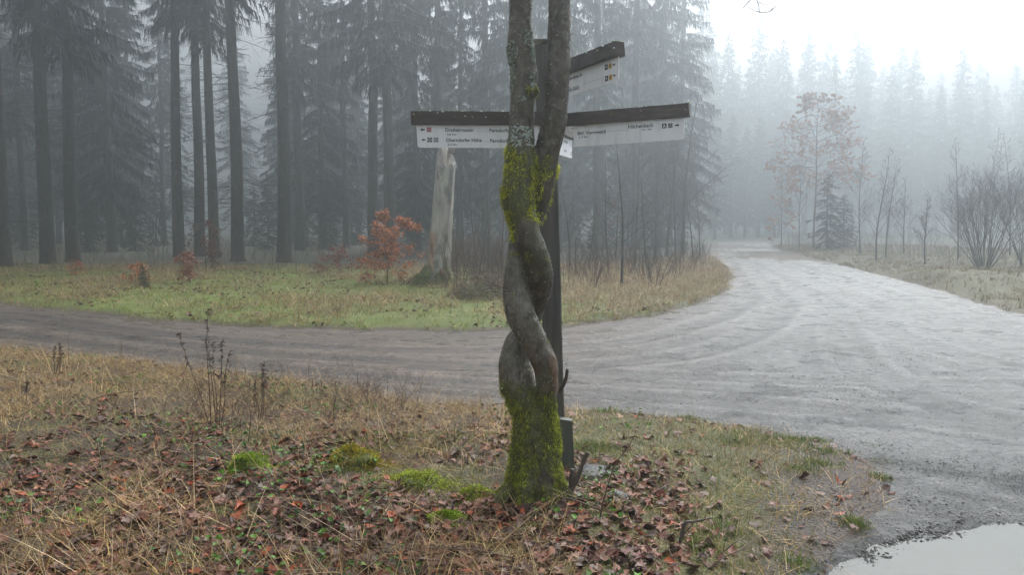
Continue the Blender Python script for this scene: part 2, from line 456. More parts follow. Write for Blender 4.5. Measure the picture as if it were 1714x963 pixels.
def rz_(x, y):
    t = np.full(x.shape, 1e9)
    for T in tracks: t = np.minimum(t, seg_dist(x, y, T) + .12 * (fbm(x * .8, y * .8, 21) - .5))
    g = sstep(.26, .08, t)
    ridge = np.exp(-((t - .33) / .09) ** 2)
    z = .0 - .014 * g + .007 * ridge + .02 * (fbm(x * .6, y * .6, 11, 3) - .5) + .012 * (fbm(x * 5, y * 5, 12, 3) - .5)
    z = z - .06 * puddle_dep(x, y) 
    return z, g, ridge, t
MOUNDS += [(*on(810, 505), .55, .28), (*on(733, 478), .9, .16), (*on(895, 872), .4, .05), (*on(700, 505), .6, .06), (*on(1560, 470), 2.2, .18), (*on(1660, 480), 2.5, .2), (*on(560, 650), .5, .05), (*on(430, 850), .4, .05)]

def fan(y0, y1, k, amax, nu, off=6.0):
    ys = [y0]
    while ys[-1] < y1: ys.append(ys[-1] + max(.03, k * (abs(ys[-1]) + 2)))
    ys = np.array(ys)
    a = np.linspace(-1, 1, nu); a = np.sign(a) * np.abs(a) ** 1.25 * amax
    Y, A = np.meshgrid(ys, a, indexing='ij')
    return A * (Y + off), Y
def grid_faces(nr, nc, keep=None):
    i, j = np.meshgrid(np.arange(nr - 1), np.arange(nc - 1), indexing='ij')
    a = i * nc + j
    F = np.stack([a, a + 1, a + nc + 1, a + nc], -1)
    if keep is not None:
        k = keep[:-1, :-1] | keep[1:, :-1] | keep[:-1, 1:] | keep[1:, 1:]
        F = F[k]
    return F.reshape(-1, 4)
def compact(V, F, Cc):
    used = np.unique(F); mp = np.full(len(V), -1); mp[used] = np.arange(len(used))
    return V[used], mp[F], Cc[used]

# zones on the near verge (where straw, moss turf, leaves and mud lie)
def zones(x, y):
    px, py = proj(x, y, 0)
    n = fbm(x * .9, y * .9, 41); n2 = fbm(x * 2.7, y * 2.7, 42)
    nearv = (y < 14)
    right = sstep(900, 990, px)
    straw = np.where(nearv, (1 - right) * np.clip(sstep(.38, .60, n + .26 * sstep(800, 650, py) - .12 * sstep(740, 860, py)) + .22, 0, 1) + right * .2, .5)
    leaf = np.where(nearv, (1 - right) * (.10 + .9 * sstep(690, 860, py + 260 * (n2 - .5))) * sstep(.30, .5, fbm(x * 1.7, y * 1.7, 45)) + right * (.06 + .94 * sstep(790, 880, py + 160 * (n2 - .5)) * sstep(1240, 1080, px)), .12)
    turf = np.where(nearv, right * sstep(1400, 1290, px + 200 * (n - .5)) * sstep(.3, .52, n2 + .1) + (1 - right) * (sstep(.50, .60, n2) * .7 + .12), sstep(.38, .6, n2))
    mud = right * sstep(1200, 1390, px + 220 * (n - .5)) * nearv
    return px, py, n, n2, straw, leaf, turf, mud
def ground_colour(x, y, dn):
    px, py, n, n2, straw, leaf, turf, mud = zones(x, y)
    soil = np.array([.034, .021, .013]); lit = np.array([.060, .028, .017]); tf = np.array([.115, .115, .035]); st = np.array([.16, .12, .065]); md = np.array([.085, .070, .062]); fl = np.array([.05, .045, .032])
    def mix(c, d, w): return c + (d - c) * np.clip(w, 0, 1)[..., None]
    c = np.broadcast_to(soil, x.shape + (3,))
    c = mix(c, lit, leaf * .8)
    c = mix(c, st, straw * .25 * sstep(0, .6, dn))
    c = mix(c, tf, turf * .75 * sstep(.1, .5, dn))
    green = mix(np.broadcast_to(np.array([.10, .16, .012]), x.shape + (3,)), np.array([.14, .16, .02]), n)
    farz = sstep(11, 13, y) * sstep(.1, .5, dn)
    c = mix(c, green, farz * .8)
    c = mix(c, fl, sstep(27, 32, y + 4 * (n - .5)) * .9)
    rightv = sstep(13, 16, y) * sstep(0, .12, x / (y + 1) - .27)
    c = mix(c, np.array([.095, .08, .038]), rightv * .8)
    c = mix(c, np.array([.13, .1, .07]), sstep(.3, -.05, dn) * .7)
    c = mix(c, md, mud * .9)
    c = c * (.75 + .5 * fbm(x * 5, y * 5, 44))[..., None]
    return c
X, Y = fan(-4, 330, .0085, 1.5, 470)
Z, Dr, Dn, mud_ = gz(X, Y, True)
mb = MB()
V = np.stack([X, Y, Z], -1).reshape(-1, 3)
F = grid_faces(*X.shape)
mb.add(V, F, ground_colour(X, Y, Dn).reshape(-1, 3))
g = mb.build('ground', M['ground']); g['kind'] = 'structure'
X, Y = fan(-4, 150, .0056, 1.3, 620)
d_ = sd_poly(X, Y, ROAD)
Zr, G, Rg, Tt = rz_(X, Y)
keep = d_ < .6
fade = sstep(.1, .5, d_)
stk = fbm(Tt * 6.5, X * .12, Y * .12 + 3, 4); stk2 = fbm(Tt * 2.2 + 9, X * .2, Y * .2, 3)
Zr = Zr - .05 * fade + .010 * (stk - .5)
n = fbm(X * .7, Y * .7, 51)
leftness = sstep(3.5, -1.5, X - (Y - 9) * .35)
base = np.array([.062, .062, .062]) * (1 - leftness[..., None]) + np.array([.062, .044, .032]) * leftness[..., None]
col = base * (.75 + .5 * n)[..., None] * (1 - .22 * G + .22 * Rg)[..., None] * (.66 + .68 * sstep(.34, .66, stk))[..., None] * (1 - .45 * puddle_dep(X, Y))[..., None] * (.7 + .6 * stk2)[..., None]
mb = MB()
V = np.stack([X, Y, Zr], -1).reshape(-1, 3)
V, F, cc = compact(V, grid_faces(*X.shape, keep=keep), col.reshape(-1, 3))
mb.add(V, F, cc)
o = mb.build('gravel_road', M['road']); o['kind'] = 'structure'
# puddle: a level sheet whose shore is where it meets the dipping ground
WZ = -.026
cx_, cy_ = np.mean([p[0] for p in PUDDLE]), np.mean([p[1] for p in PUDDLE])
big = [(cx_ + (p[0] - cx_) * 1.2, cy_ + (p[1] - cy_) * 1.2) for p in PUDDLE]
k = len(big)
V = [(cx_, cy_, WZ)] + [(p[0], p[1], WZ) for p in big]
F = [(0, 1 + i, 1 + (i + 1) % k, -1) for i in range(k)]
mb = MB(); mb.add(V, F)
o = mb.build('puddle_water', M['water'], smooth_=False); o['kind'] = 'structure'

def scatter(n, poly_px=None, xr=None, yr=None, wfun=None, power=1.0):
    """random ground points; inside a pixel-outlined region put down on the ground, thinned by wfun"""
    if poly_px:
        P = [on(*p) for p in poly_px]
        xs = [p[0] for p in P]; ys = [p[1] for p in P]
        xr, yr = (min(xs), max(xs)), (min(ys), max(ys))
    out = []
    got = 0; tries = 0
    while got < n and tries < 60:
        m = n * 2
        x = rng.uniform(*xr, m)
        y = yr[0] + (yr[1] - yr[0]) * rng.random(m) ** power
        ok = inside(x, y, P) if poly_px else np.ones(m, bool)
        x, y = x[ok], y[ok]
        if wfun is not None and len(x):
            k = rng.random(len(x)) < wfun(x, y); x, y = x[k], y[k]
        out.append(np.stack([x, y], 1)); got += len(x); tries += 1
    p = np.concatenate(out)[:n]
    return p[:, 0], p[:, 1]
# ------------------------------------------------------------------ the twisted tree
TY = 4.27
PXM = TY / FPX                                   # metres per photo pixel at the tree
def strand(pts):
    """pts: (px, py, radius px, depth offset m) -> smooth path and radii"""
    P, Rr = [], []
    k = [tuple(at(p[0], p[1], TY + p[3])) + (p[2] * PXM,) for p in pts]
    c = []
    N = len(k)
    for i in range(N - 1):
        a, b, cc, d = k[max(i - 1, 0)], k[i], k[i + 1], k[min(i + 2, N - 1)]
        for q in range(4):
            t = q / 4
            c.append([.5 * (2 * b[j] + (cc[j] - a[j]) * t + (2 * a[j] - 5 * b[j] + 4 * cc[j] - d[j]) * t * t + (3 * b[j] - a[j] - 3 * cc[j] + d[j]) * t ** 3) for j in range(4)])
    c.append(list(k[-1]))
    c = np.array(c)
    return c[:, :3], c[:, 3]
SA = [(866, -900, 12, .0), (868, -500, 14, .0), (866, -250, 16, .0), (870, -60, 18, .0), (871.5, 30, 18.5, .0), (870.5, 79, 21, .0), (878, 126, 22, .0), (876, 158, 20.5, .0), (874, 200, 20, .0), (873, 225, 21, -.01), (871, 252, 24, -.02), (870, 277, 25, -.03), (868, 315, 26, -.04), (868, 340, 26, -.05), (873, 362, 24, -.06), (880, 385, 23, -.07), (885, 402, 23, -.07), (893, 420, 23, -.07), (901, 446, 22, -.06), (905, 465, 21, -.045), (904, 483, 20, -.02), (899, 502, 19, .01), (893, 520, 18, .035), (886, 540, 18, .055), (876, 558, 19, .06), (866, 577, 23, .055), (862, 600, 26, .04), (861, 614, 28, .03), (867, 643, 30, .02), (878, 668, 30, .01), (890, 700, 31, .0), (894, 750, 39, .0), (896, 810, 45, .0), (897, 870, 48, .0), (897, 960, 50, .0)]
SB = [(1010, -900, 12, .15), (985, -500, 14, .10), (958, -250, 16, .05), (939, -60, 18, .02), (937, 30, 18.5, .0), (936, 79, 19.5, .0), (934, 126, 19.5, .0), (932, 158, 19.5, .0), (928, 200, 20, .0), (923, 225, 21, .01), (917, 252, 21, .02), (913, 277, 21, .03), (905, 315, 21, .04), (899, 340, 20, .055), (890, 362, 20, .06), (879, 385, 20, .06), (873, 402, 19, .05), (870, 420, 19, .035), (867, 446, 21, .01), (865, 465, 22, -.01), (865, 483, 23, -.03), (867, 502, 24, -.05), (870, 520, 24, -.065), (877, 540, 24, -.075), (886, 558, 23.5, -.08), (897, 577, 22, -.08), (907.5, 600, 21, -.075), (912.5, 614, 20, -.07), (916, 643, 18.5, -.055), (914, 668, 18, -.03), (908, 700, 25, -.01), (904, 750, 34, .0), (900, 870, 40, .0)]
pa, ra = strand(SA); pb, rb = strand(SB)
tm = MB()
tm.add(*tube(pa, ra, 28)); tm.add(*tube(pb, rb, 28))
# root flare
base = at(895, 880, TY); base.z = gz(np.array([base.x]), np.array([base.y]))[0]
for k, (ang, L) in enumerate([(200, .26), (250, .2), (300, .22), (345, .27), (30, .22), (90, .24), (150, .25)]):
    dx, dy = math.cos(R(ang)), math.sin(R(ang))
    P = [(base.x + dx * .02, base.y + dy * .02, base.z + .34), (base.x + dx * .085, base.y + dy * .085, base.z + .17), (base.x + dx * .14, base.y + dy * .14, base.z + .05), (base.x + dx * L, base.y + dy * L, base.z - .08)]
    tm.add(*tube([tuple(p) for p in smooth(P, 4)], np.linspace(.075, .035, 13), 14))
# knot swellings
for (px, py, r, dy) in [(889, 152, 11, -.03)]:
    p = at(px, py, TY + dy); rr = r * PXM
    tm.add(*tube([(p.x, p.y, p.z - rr * 1.4), (p.x, p.y, p.z - rr * .7), (p.x, p.y, p.z), (p.x, p.y, p.z + rr * .7), (p.x, p.y, p.z + rr * 1.4)], np.array([.25, .8, 1, .8, .25]) * rr * 1.2, 16))
tmp = obj('trunk_tmp', tm.mesh('trunk_tmp', M['bark']))
rm = tmp.modifiers.new('r', 'REMESH'); rm.mode = 'VOXEL'; rm.voxel_size = .0065; rm.use_smooth_shade = True
dg = bpy.context.evaluated_depsgraph_get(); dg.update()
me = bpy.data.meshes.new_from_object(tmp.evaluated_get(dg))
bpy.data.objects.remove(tmp)
nv = len(me.vertices)
v = np.empty(nv * 3, np.float32); me.vertices.foreach_get('co', v); v = v.reshape(-1, 3).astype(float)
nrm = np.empty(nv * 3, np.float32); me.vertices.foreach_get('normal', nrm); nrm = nrm.reshape(-1, 3).astype(float)
dA = np.full(nv, 9.); dB = np.full(nv, 9.)
for i in range(len(pa)): dA = np.minimum(dA, np.linalg.norm(v - pa[i], axis=1) - ra[i])
for i in range(len(pb)): dB = np.minimum(dB, np.linalg.norm(v - pb[i], axis=1) - rb[i])
vx, vy, vz = v.T
Ppx, Ppy = proj(vx, vy, vz)
big_n = fbm(vx * 14, vy * 14, vz * 9, 3) - .5
fine = fbm(vx * 60, vy * 60, vz * 38, 3) - .5
low = sstep(700, 640, Ppy)
v2 = v + nrm * (big_n * .014 + fine * .007 * (1 + (1 - low)))[:, None]
# furrows in the rough lower bark
fur = np.abs(fbm(np.arctan2(vy - base.y, vx - base.x) * 7, vz * 3, 0, 3) - .5)
v2 -= nrm * (sstep(.06, 0, fur) * .010 * sstep(640, 720, Ppy))[:, None]
me.vertices.foreach_set('co', v2.astype(np.float32).reshape(-1))
# bark colour: brown-grey stems, paler smooth strand, copper-brown scar, dark rough base
def mix3(c, d, w_): return c + (np.asarray(d, float) - c) * np.clip(w_, 0, 1)[:, None]
c = np.tile(np.array([.095, .083, .066]), (nv, 1)) * (.6 + .8 * fbm(vx * 55, vy * 55, vz * 30, 4))[:, None]
crk = np.abs(fbm(vx * 22, vy * 22, vz * 9, 3) - .5)
mid = sstep(400, 430, Ppy) * sstep(700, 660, Ppy)
c = mix3(c, [.17, .165, .145], mid * (dB < dA) * (sstep(.35, .6, fbm(vx * 20, vy * 20, vz * 8, 3))) * .9)
c = mix3(c, [.17, .165, .145], mid * (dA < dB) * (Ppx < 880) * (Ppy > 560) * .85)
c = mix3(c, [.07, .056, .042], mid * (dA < dB) * (Ppy < 530))
c = mix3(c, [.17, .095, .055], (dB < dA) * sstep(575, 605, Ppy) * sstep(665, 640, Ppy) * (vy < TY) * sstep(.4, .5, fbm(vx * 12, vy * 12, vz * 12)) * (Ppx > 888) * .8)
c = mix3(c, [.062, .048, .032], sstep(650, 700, Ppy))
c = mix3(c, [.14, .13, .11], (1 - sstep(240, 260, Ppy)) * sstep(.5, .68, fbm(vx * 9, vy * 9, vz * 5, 3)) * .8)
c = mix3(c, [.035, .030, .022], (1 - sstep(240, 260, Ppy)) * sstep(.55, .68, fbm(vx * 25 + 4, vy * 25, vz * 14, 3)) * .6)
c = mix3(c, [.022, .018, .014], sstep(.03, .0, crk) * .85)
c = mix3(c, [.16, .155, .135], sstep(.60, .66, fbm(vx * 40, vy * 40, vz * 24, 3)) * .6)
# algae film near the moss
alg = sstep(.45, .62, fbm(vx * 7, vy * 7, vz * 4 + 9, 3))
c = mix3(c, [.065, .07, .022], alg * .5 * sstep(130, 300, Ppy))
# where the moss grows
mn = fbm(vx * 16, vy * 16, vz * 10, 4)
edgeL = 905 + 40 * (mn - .5)
up = sstep(232, 262, Ppy + 40 * (mn - .5)) * sstep(396, 372, Ppy + 90 * (mn - .5) + .35 * (Ppx - 870)) * np.where(Ppx < edgeL, 1, sstep(.45, .56, mn))
lowm = sstep(642, 668, Ppy + 50 * (mn - .5) - .35 * (Ppx - 890)) * sstep(.30, .42, mn + .12 * (Ppx < 905) + .10 * sstep(840, 700, Ppy))
spot = sstep(.72, .78, fbm(vx * 11, vy * 11, vz * 9 + 31, 4)) * sstep(380, 400, Ppy) * sstep(660, 640, Ppy) * .8 + sstep(.55, .62, fbm(vx * 11, vy * 11, vz * 9 + 31, 4)) * sstep(140, 150, Ppy) * sstep(190, 180, Ppy) * (Ppx < 905)
mossw = np.clip(up + lowm + spot, 0, 1)
c = mix3(c, [.075, .09, .015], mossw * .85)
lic = np.clip(sstep(.58, .64, fbm(vx * 45, vy * 45, vz * 40, 3)) * .35 * (1 - sstep(250, 300, Ppy)), 0, 1)
c = mix3(c, [.24, .27, .22], lic)
at_ = me.color_attributes.get('Col') or me.color_attributes.new('Col', 'FLOAT_COLOR', 'POINT')
if len(at_.data) != nv:
    me.color_attributes.remove(at_); at_ = me.color_attributes.new('Col', 'FLOAT_COLOR', 'POINT')
at_.data.foreach_set('color', np.concatenate([c, np.ones((nv, 1))], 1).astype(np.float32).reshape(-1))
me.materials.clear(); me.materials.append(M['bark'])
tree = empty('twisted_tree', (0, 0, 0))
tag(tree, 'tree of two mossy stems twisted round each other in front of the signpost', 'tree')
tr = obj('trunk', me, tree)
# moss tufts growing from the bark
wsel = mossw * (.15 + .85 * sstep(.38, .52, fbm(vx * 26, vy * 26, vz * 18, 3))) * (Ppy < 1000)
idx = rng.choice(nv, 62000, p=wsel / wsel.sum())
P = v2[idx] + rng.normal(size=(len(idx), 3)) * .003
dr = nrm[idx] * .9 + np.array([0, 0, -.35]) + rng.normal(size=(len(idx), 3)) * .5
dr /= np.linalg.norm(dr, axis=1)[:, None]
L = rng.uniform(.004, .012, len(idx)) * (.45 + 1.6 * sstep(.4, .65, fbm(vx[idx] * 20, vy[idx] * 20, vz[idx] * 14 + 5, 3)))
V, F, k = blades(P, dr, L, rng.uniform(.002, .0045, len(idx)), .5)
upq = (Ppy[idx] < 420)
mc = np.where(upq[:, None], pick([(.478, .522, .029), (.319, .377, .029), (.580, .566, .051), (.232, .189, .058)], len(idx)), pick([(.304, .392, .026), (.174, .246, .020), (.406, .435, .043), (.217, .160, .043), (.087, .102, .022)], len(idx)))
patch = fbm(P[:, 0] * 12, P[:, 1] * 12, P[:, 2] * 12 + 3)
mc = mc * (.55 + 1.25 * patch)[:, None]
mb = MB(); mb.add(V, F, percol(mc, k)); o = mb.build('moss', M['moss'], tree, False); tag(o, 'yellow green moss coat', kind='stuff')
# lichen crusts
mb = MB()
def crust(sel, n, smin, smax, cols):
    ii = np.where(sel)[0]
    ii = rng.choice(ii, min(n, len(ii)))
    for i in ii:
        p, nn = v2[i], nrm[i]
        a = np.cross(nn, [0, 0, 1.]); a /= np.linalg.norm(a) + 1e-6; b = np.cross(nn, a)
        r = random.uniform(smin, smax); kk = 9
        cc = np.array(cols[random.randrange(len(cols))]) * random.uniform(.75, 1.2)
        ang = np.arange(kk) * 2 * math.pi / kk
        rr = r * rng.uniform(.55, 1.15, kk)
        ring = p + nn * .001 + (np.cos(ang) * rr)[:, None] * a + (np.sin(ang) * rr)[:, None] * b
        ring2 = p + nn * (.003 + r * .22) + (np.cos(ang) * rr * .7)[:, None] * a + (np.sin(ang) * rr * .7)[:, None] * b + nn * rng.uniform(-.001, .003, kk)[:, None]
        V = np.vstack([ring - nn * .004, ring2, [p + nn * (.003 + r * .2)]])
        F = [(q, (q + 1) % kk, kk + (q + 1) % kk, kk + q) for q in range(kk)] + [(kk + q, kk + (q + 1) % kk, 2 * kk, -1) for q in range(kk)]
        mb.add(V, np.array(F), cc)
LC = [(.26, .31, .25), (.34, .38, .33), (.20, .25, .18), (.30, .33, .26)]
front = (vy < TY + .02)
crust((Ppy > 50) & (Ppy < 170) & (Ppx < 895) & (fbm(vx * 16, vy * 16, vz * 12, 3) > .46) & front, 420, .003, .009, LC)
crust((Ppy > 212) & (Ppy < 246) & (Ppx < 892) & (Ppx > 856) & front, 120, .003, .010, [(.36, .42, .36), (.42, .46, .42)])
crust((Ppy > -60) & (Ppy < 260), 260, .0015, .006, LC + [(.45, .46, .42)])
crust((Ppy > 385) & (Ppy < 650) & (fbm(vx * 18, vy * 18, vz * 14, 3) > .5), 260, .0015, .005, LC)
crust((Ppy > 385) & (Ppy < 650), 160, .001, .0028, [(.40, .41, .37)])
crust((Ppy > 645) & (Ppy < 655) & (Ppx < 872) & front, 2, .006, .008, [(.5, .5, .46)])
o = mb.build('lichen', M['lichen'], tree); tag(o, 'pale grey green lichen crusts', kind='stuff')
# high branches of the tree and the twig that hangs into the picture
RMIN = [.0011]
def limb_path(p, d, L, k=7, droop=0.0, wig=.12):
    P = [np.array(p, float)]; d = np.array(d, float); d /= np.linalg.norm(d)
    for i in range(k):
        d = d + rng.normal(size=3) * wig + np.array([0, 0, -droop]); d /= np.linalg.norm(d)
        P.append(P[-1] + d * L / k)
    return np.array(P), d
def ramify(mb, p, d, L, r, lev, maxlev, kids=5, spread=.7, droop=0.0, up=.0, n=None, wig=.12, tips=None, ratio=.55, start=.25):
    P, dend = limb_path(p, d, L, 6 if lev < maxlev else 4, droop, wig)
    rr = np.linspace(r, r * (.45 if lev < maxlev else .3), len(P))
    mb.add(*tube(P, rr, n or (6 if lev == 0 else 4 if lev == 1 else 3), cap=False))
    if tips is not None and lev >= maxlev - 1: tips += [tuple(q) for q in P[1:]]
    if lev >= maxlev: return
    for i in range(kids):
        t = start + (1 - start) * (i + random.random() * .8) / kids
        j = min(int(t * (len(P) - 1)), len(P) - 2); f = t * (len(P) - 1) - j
        q = P[j] * (1 - f) + P[j + 1] * f
        dd = P[j + 1] - P[j]; dd /= np.linalg.norm(dd)
        s = rng.normal(size=3); s -= s.dot(dd) * dd; s /= np.linalg.norm(s)
        nd = dd * (1 - spread * .5) + s * spread + np.array([0, 0, up])
        ramify(mb, q, nd, L * ratio * (1.15 - .6 * t) * random.uniform(.75, 1.2), max(r * (1 - .55 * t) * .55, RMIN[0]), lev + 1, maxlev, max(kids - 1, 2), spread, droop, up, None, wig, tips, ratio, .2)
mb = MB()
for (q, d, L) in [(pa[4], (-.8, .3, .9), 2.2), (pa[2], (-.3, -.5, 1), 2.0), (pb[3], (.9, .1, .8), 2.4), (pb[1], (.4, .8, 1), 2.0), (pa[0], (-.1, .1, 1), 1.8), (pb[0], (.2, -.1, 1), 1.8)]:
    ramify(mb, q, d, L, .028, 0, 3, 5, .7, 0, .1)
# a limb reaching right over the road, with one drooping twig
tp = at(1276, 12, 4.0)
P = smooth([pb[5], (pb[5][0] + .4, 4.25, pb[5][2] + .5), (tp.x - .25, 4.1, tp.z + .95), (tp.x + .05, 4.0, tp.z + .5), (tp.x - .03, 4.0, tp.z + .1)], 5)
mb.add(*tube([tuple(p) for p in P], np.linspace(.022, .0022, len(P)), 5, cap=False))
for (pts, r) in [([(1268, -40), (1262, -10), (1250, 6), (1243, 14)], .0032), ([(1262, -12), (1270, 8), (1272, 20), (1290, 18), (1300, 8)], .0027), ([(1272, 20), (1262, 17), (1252, 10)], .0022), ([(1290, 18), (1294, 10), (1291, 3)], .002), ([(1270, 2), (1281, 8), (1288, 4)], .002)]:
    PP = smooth([tuple(at(a, b, 4.0 - .02 * i)) for i, (a, b) in enumerate(pts)], 3)
    mb.add(*tube([tuple(p) for p in PP], np.linspace(r, r * .6, len(PP)), 4))
mb.build('branches', M['twig'], tree)

# ------------------------------------------------------------------ signpost
SY = 5.0
post_b = at(930, 800, SY); pz = gz(np.array([post_b.x]), np.array([SY]))[0]
post_t = at(911, 78, SY)
sign = empty('signpost', (post_b.x, SY, pz))
tag(sign, 'dark timber signpost with white direction panels behind the twisted tree', 'signpost')
off = Vector((-post_b.x, -SY, -pz))
def part(name, V, F, m, parent, mats=None, flat=True, mtx=None, col=None):
    V = np.asarray(V, float)
    if mtx is not None: V = V @ np.array(mtx.to_3x3()).T + np.array(mtx.translation)
    V = V + np.array(off)
    b = MB(); b.add(V, F, col)
    return b.build(name, m, parent, not flat)
hw = .060
zs = np.linspace(pz - .25, post_t.z, 16)
V, F = box(-hw, hw, -hw, hw, 0, 1)[0:2]
rows = []
for i, z in enumerate(zs):
    t = (z - pz) / (post_t.z - pz)
    cxp = post_b.x + (post_t.x - post_b.x) * t
    ch = .008
    sq = [(-hw + ch, -hw), (hw - ch, -hw), (hw, -hw + ch), (hw, hw - ch), (hw - ch, hw), (-hw + ch, hw), (-hw, hw - ch), (-hw, -hw + ch)]
    rows.append([(cxp + a + rng.normal() * .0007, SY + b_ + rng.normal() * .0007, z) for a, b_ in sq])
V = np.array(rows).reshape(-1, 3)
F = [(i * 8 + j, i * 8 + (j + 1) % 8, i * 8 + 8 + (j + 1) % 8, i * 8 + 8 + j) for i in range(15) for j in range(8)]
t0 = 15 * 8; V = np.vstack([V, [(post_t.x, SY, post_t.z + .03)]])
F += [(t0 + j, t0 + (j + 1) % 8, len(V) - 1, -1) for j in range(8)]
part('post', V, np.array(F), M['postwood'], sign)
V, F = box(-.066, .066, -.066, .066, 0, .006)
V2 = V.copy(); V2[:, 0] = np.where(V[:, 2] > .003, V[:, 0] * .96, V[:, 0]); 
V2 = V2 + np.array([post_t.x, SY, post_t.z + .031])
part('post_cap', V2, F, M['zinc'], sign)
sx = at(949, 795, SY - .03).x
V, F = box(sx - .042, sx + .036, SY - .135, SY - .063, pz - .2, at(948, 700, SY - .1).z, 1)
V[:, 2] = np.where((V[:, 2] > .2) & (V[:, 0] > sx), V[:, 2] - .012, V[:, 2])
V[:, 0] += np.where(V[:, 2] > .2, -.012, .012)
part('stake', V, F, M['stubwood'], sign)
pq = at(937, 352, SY)
V, F = box(pq.x + .002, pq.x + .007, SY - .045, SY + .045, pq.z - .045, pq.z + .045)
V[:, 0] += .006
part('badge_plate', V, F, M['zinc'], sign)

def text_mesh(s):
    cu = bpy.data.curves.new('t', 'FONT'); cu.body = s; cu.size = 1; cu.resolution_u = 3; cu.offset = .012
    o = bpy.data.objects.new('t', cu); C.objects.link(o)
    dgr = bpy.context.evaluated_depsgraph_get(); dgr.update()
    me = bpy.data.meshes.new_from_object(o.evaluated_get(dgr))
    v = np.empty(len(me.vertices) * 3, np.float32); me.vertices.foreach_get('co', v); v = v.reshape(-1, 3)
    fs = []
    me.calc_loop_triangles()
    for t in me.loop_triangles: fs.append(tuple(t.vertices) + (-1,))
    bpy.data.objects.remove(o); bpy.data.meshes.remove(me)
    return v, np.array(fs)
def rect(x0, x1, z0, z1, y):
    return np.array([(x0, y, z0), (x1, y, z0), (x1, y, z1), (x0, y, z1)]), np.array([(0, 1, 2, 3)])
def arm(A, B, beam_px, panel, texts, marks, lines, beam_h=.078, thick=.062, drops=12, flip=False, lich=60, seed=1, lich_end=None):
    """A,B: world points of the beam's lower edge, left and right as seen; panel=(x0,x1,height, notch side)"""
    ex = (B - A); L = ex.length; ex.normalize()
    ey = Vector((0, 0, 1)).cross(ex).normalized(); ez = ex.cross(ey)
    mt = Matrix((( ex.x, ey.x, ez.x, A.x), (ex.y, ey.y, ez.y, A.y), (ex.z, ey.z, ez.z, A.z), (0, 0, 0, 1)))
    V, F = box(0, L, -thick / 2, thick / 2, 0, beam_h, 14)
    rg = np.random.default_rng(seed)
    V = V + rg.normal(size=V.shape) * np.array([0, .0008, .0012])
    top = V[:, 2] > beam_h / 2
    V[:, 1] = np.where(top, V[:, 1] * .86, V[:, 1])
    V[:, 0] += np.where((V[:, 0] < .001) | (V[:, 0] > L - .001), rg.normal(size=len(V)) * .002, 0)
    beam = part('sign_beam', V, F, M['beam'], sign, mtx=mt)
    # lichen and moss crumbs along the beam's top
    mbl = MB()
    for i in range(lich):
        t = rg.random() if lich_end is None else (1 - rg.random() ** 2.2 * .9 if lich_end == 'B' else rg.random() ** 2.2 * .9)
        q = np.array([t * L, rg.uniform(-thick * .5, thick * .4), beam_h + .001])
        if rg.random() < .2: q = np.array([t * L, -thick / 2 - .0, beam_h * rg.uniform(.5, 1)])
        r = rg.uniform(.002, .007); kk = 7; ang = np.arange(kk) * 6.283 / kk
        ring = np.stack([np.cos(ang) * r * rg.uniform(.6, 1.3, kk), np.sin(ang) * r * rg.uniform(.6, 1.3, kk), 0 * ang - .002], 1) + q
        V = np.vstack([ring, ring * [1, 1, 1] + [0, 0, r * .8], [q + [0, 0, r]]])
        V[kk:2 * kk] = q + (V[kk:2 * kk] - q) * [.7, .7, 1]
        Fm = [(a, (a + 1) % kk, kk + (a + 1) % kk, kk + a) for a in range(kk)] + [(kk + a, kk + (a + 1) % kk, 2 * kk, -1) for a in range(kk)]
        Vw = V @ np.array(mt.to_3x3()).T + np.array(mt.translation) + np.array(off)
        mbl.add(Vw, np.array(Fm), [(.36, .40, .36), (.22, .26, .16), (.5, .52, .5), (.13, .15, .04)][rg.integers(4)])
    lo_ = mbl.build('lichen', M['lichen'], beam); tag(lo_, kind='stuff')
    x0, x1, ph, notch = panel
    ty = .0035
    # outline with rounded lower outer corner
    ins = .006
    if notch == 'L': out = [(x0, 0), (x0 + ins, -ph + .012), (x0 + ins + .004, -ph + .003), (x0 + ins + .014, -ph), (x1, -ph), (x1, 0)]
    else: out = [(x0, 0), (x0, -ph), (x1 - .014, -ph), (x1 - .004, -ph + .003), (x1, -ph + .012), (x1, 0)]
    kk = len(out)
    V = [(a, -ty, b) for a, b in out] + [(a, ty, b) for a, b in out]
    cxm = sum(a for a, b in out) / kk
    V += [(cxm, -ty, -ph / 2), (cxm, ty, -ph / 2)]
    F = [(2 * kk, i, (i + 1) % kk, -1) for i in range(kk)] + [(2 * kk + 1, kk + (i + 1) % kk, kk + i, -1) for i in range(kk)] + [(i, kk + i, kk + (i + 1) % kk, (i + 1) % kk) for i in range(kk)]
    pan = part('sign_panel', V, np.array(F), M['panel'], sign, mtx=mt)
    for (s, a, b, zc, h) in texts:
        tv, tf = text_mesh(s)
        w_ = tv[:, 0].max() - tv[:, 0].min()
        hcap = .73
        Vt = np.stack([a + (tv[:, 0] - tv[:, 0].min()) * (b - a) / w_, np.full(len(tv), -ty - .0012), zc + tv[:, 1] * h / hcap], 1)
        o = part('lettering', Vt, tf, M['ink'], pan, mtx=mt)
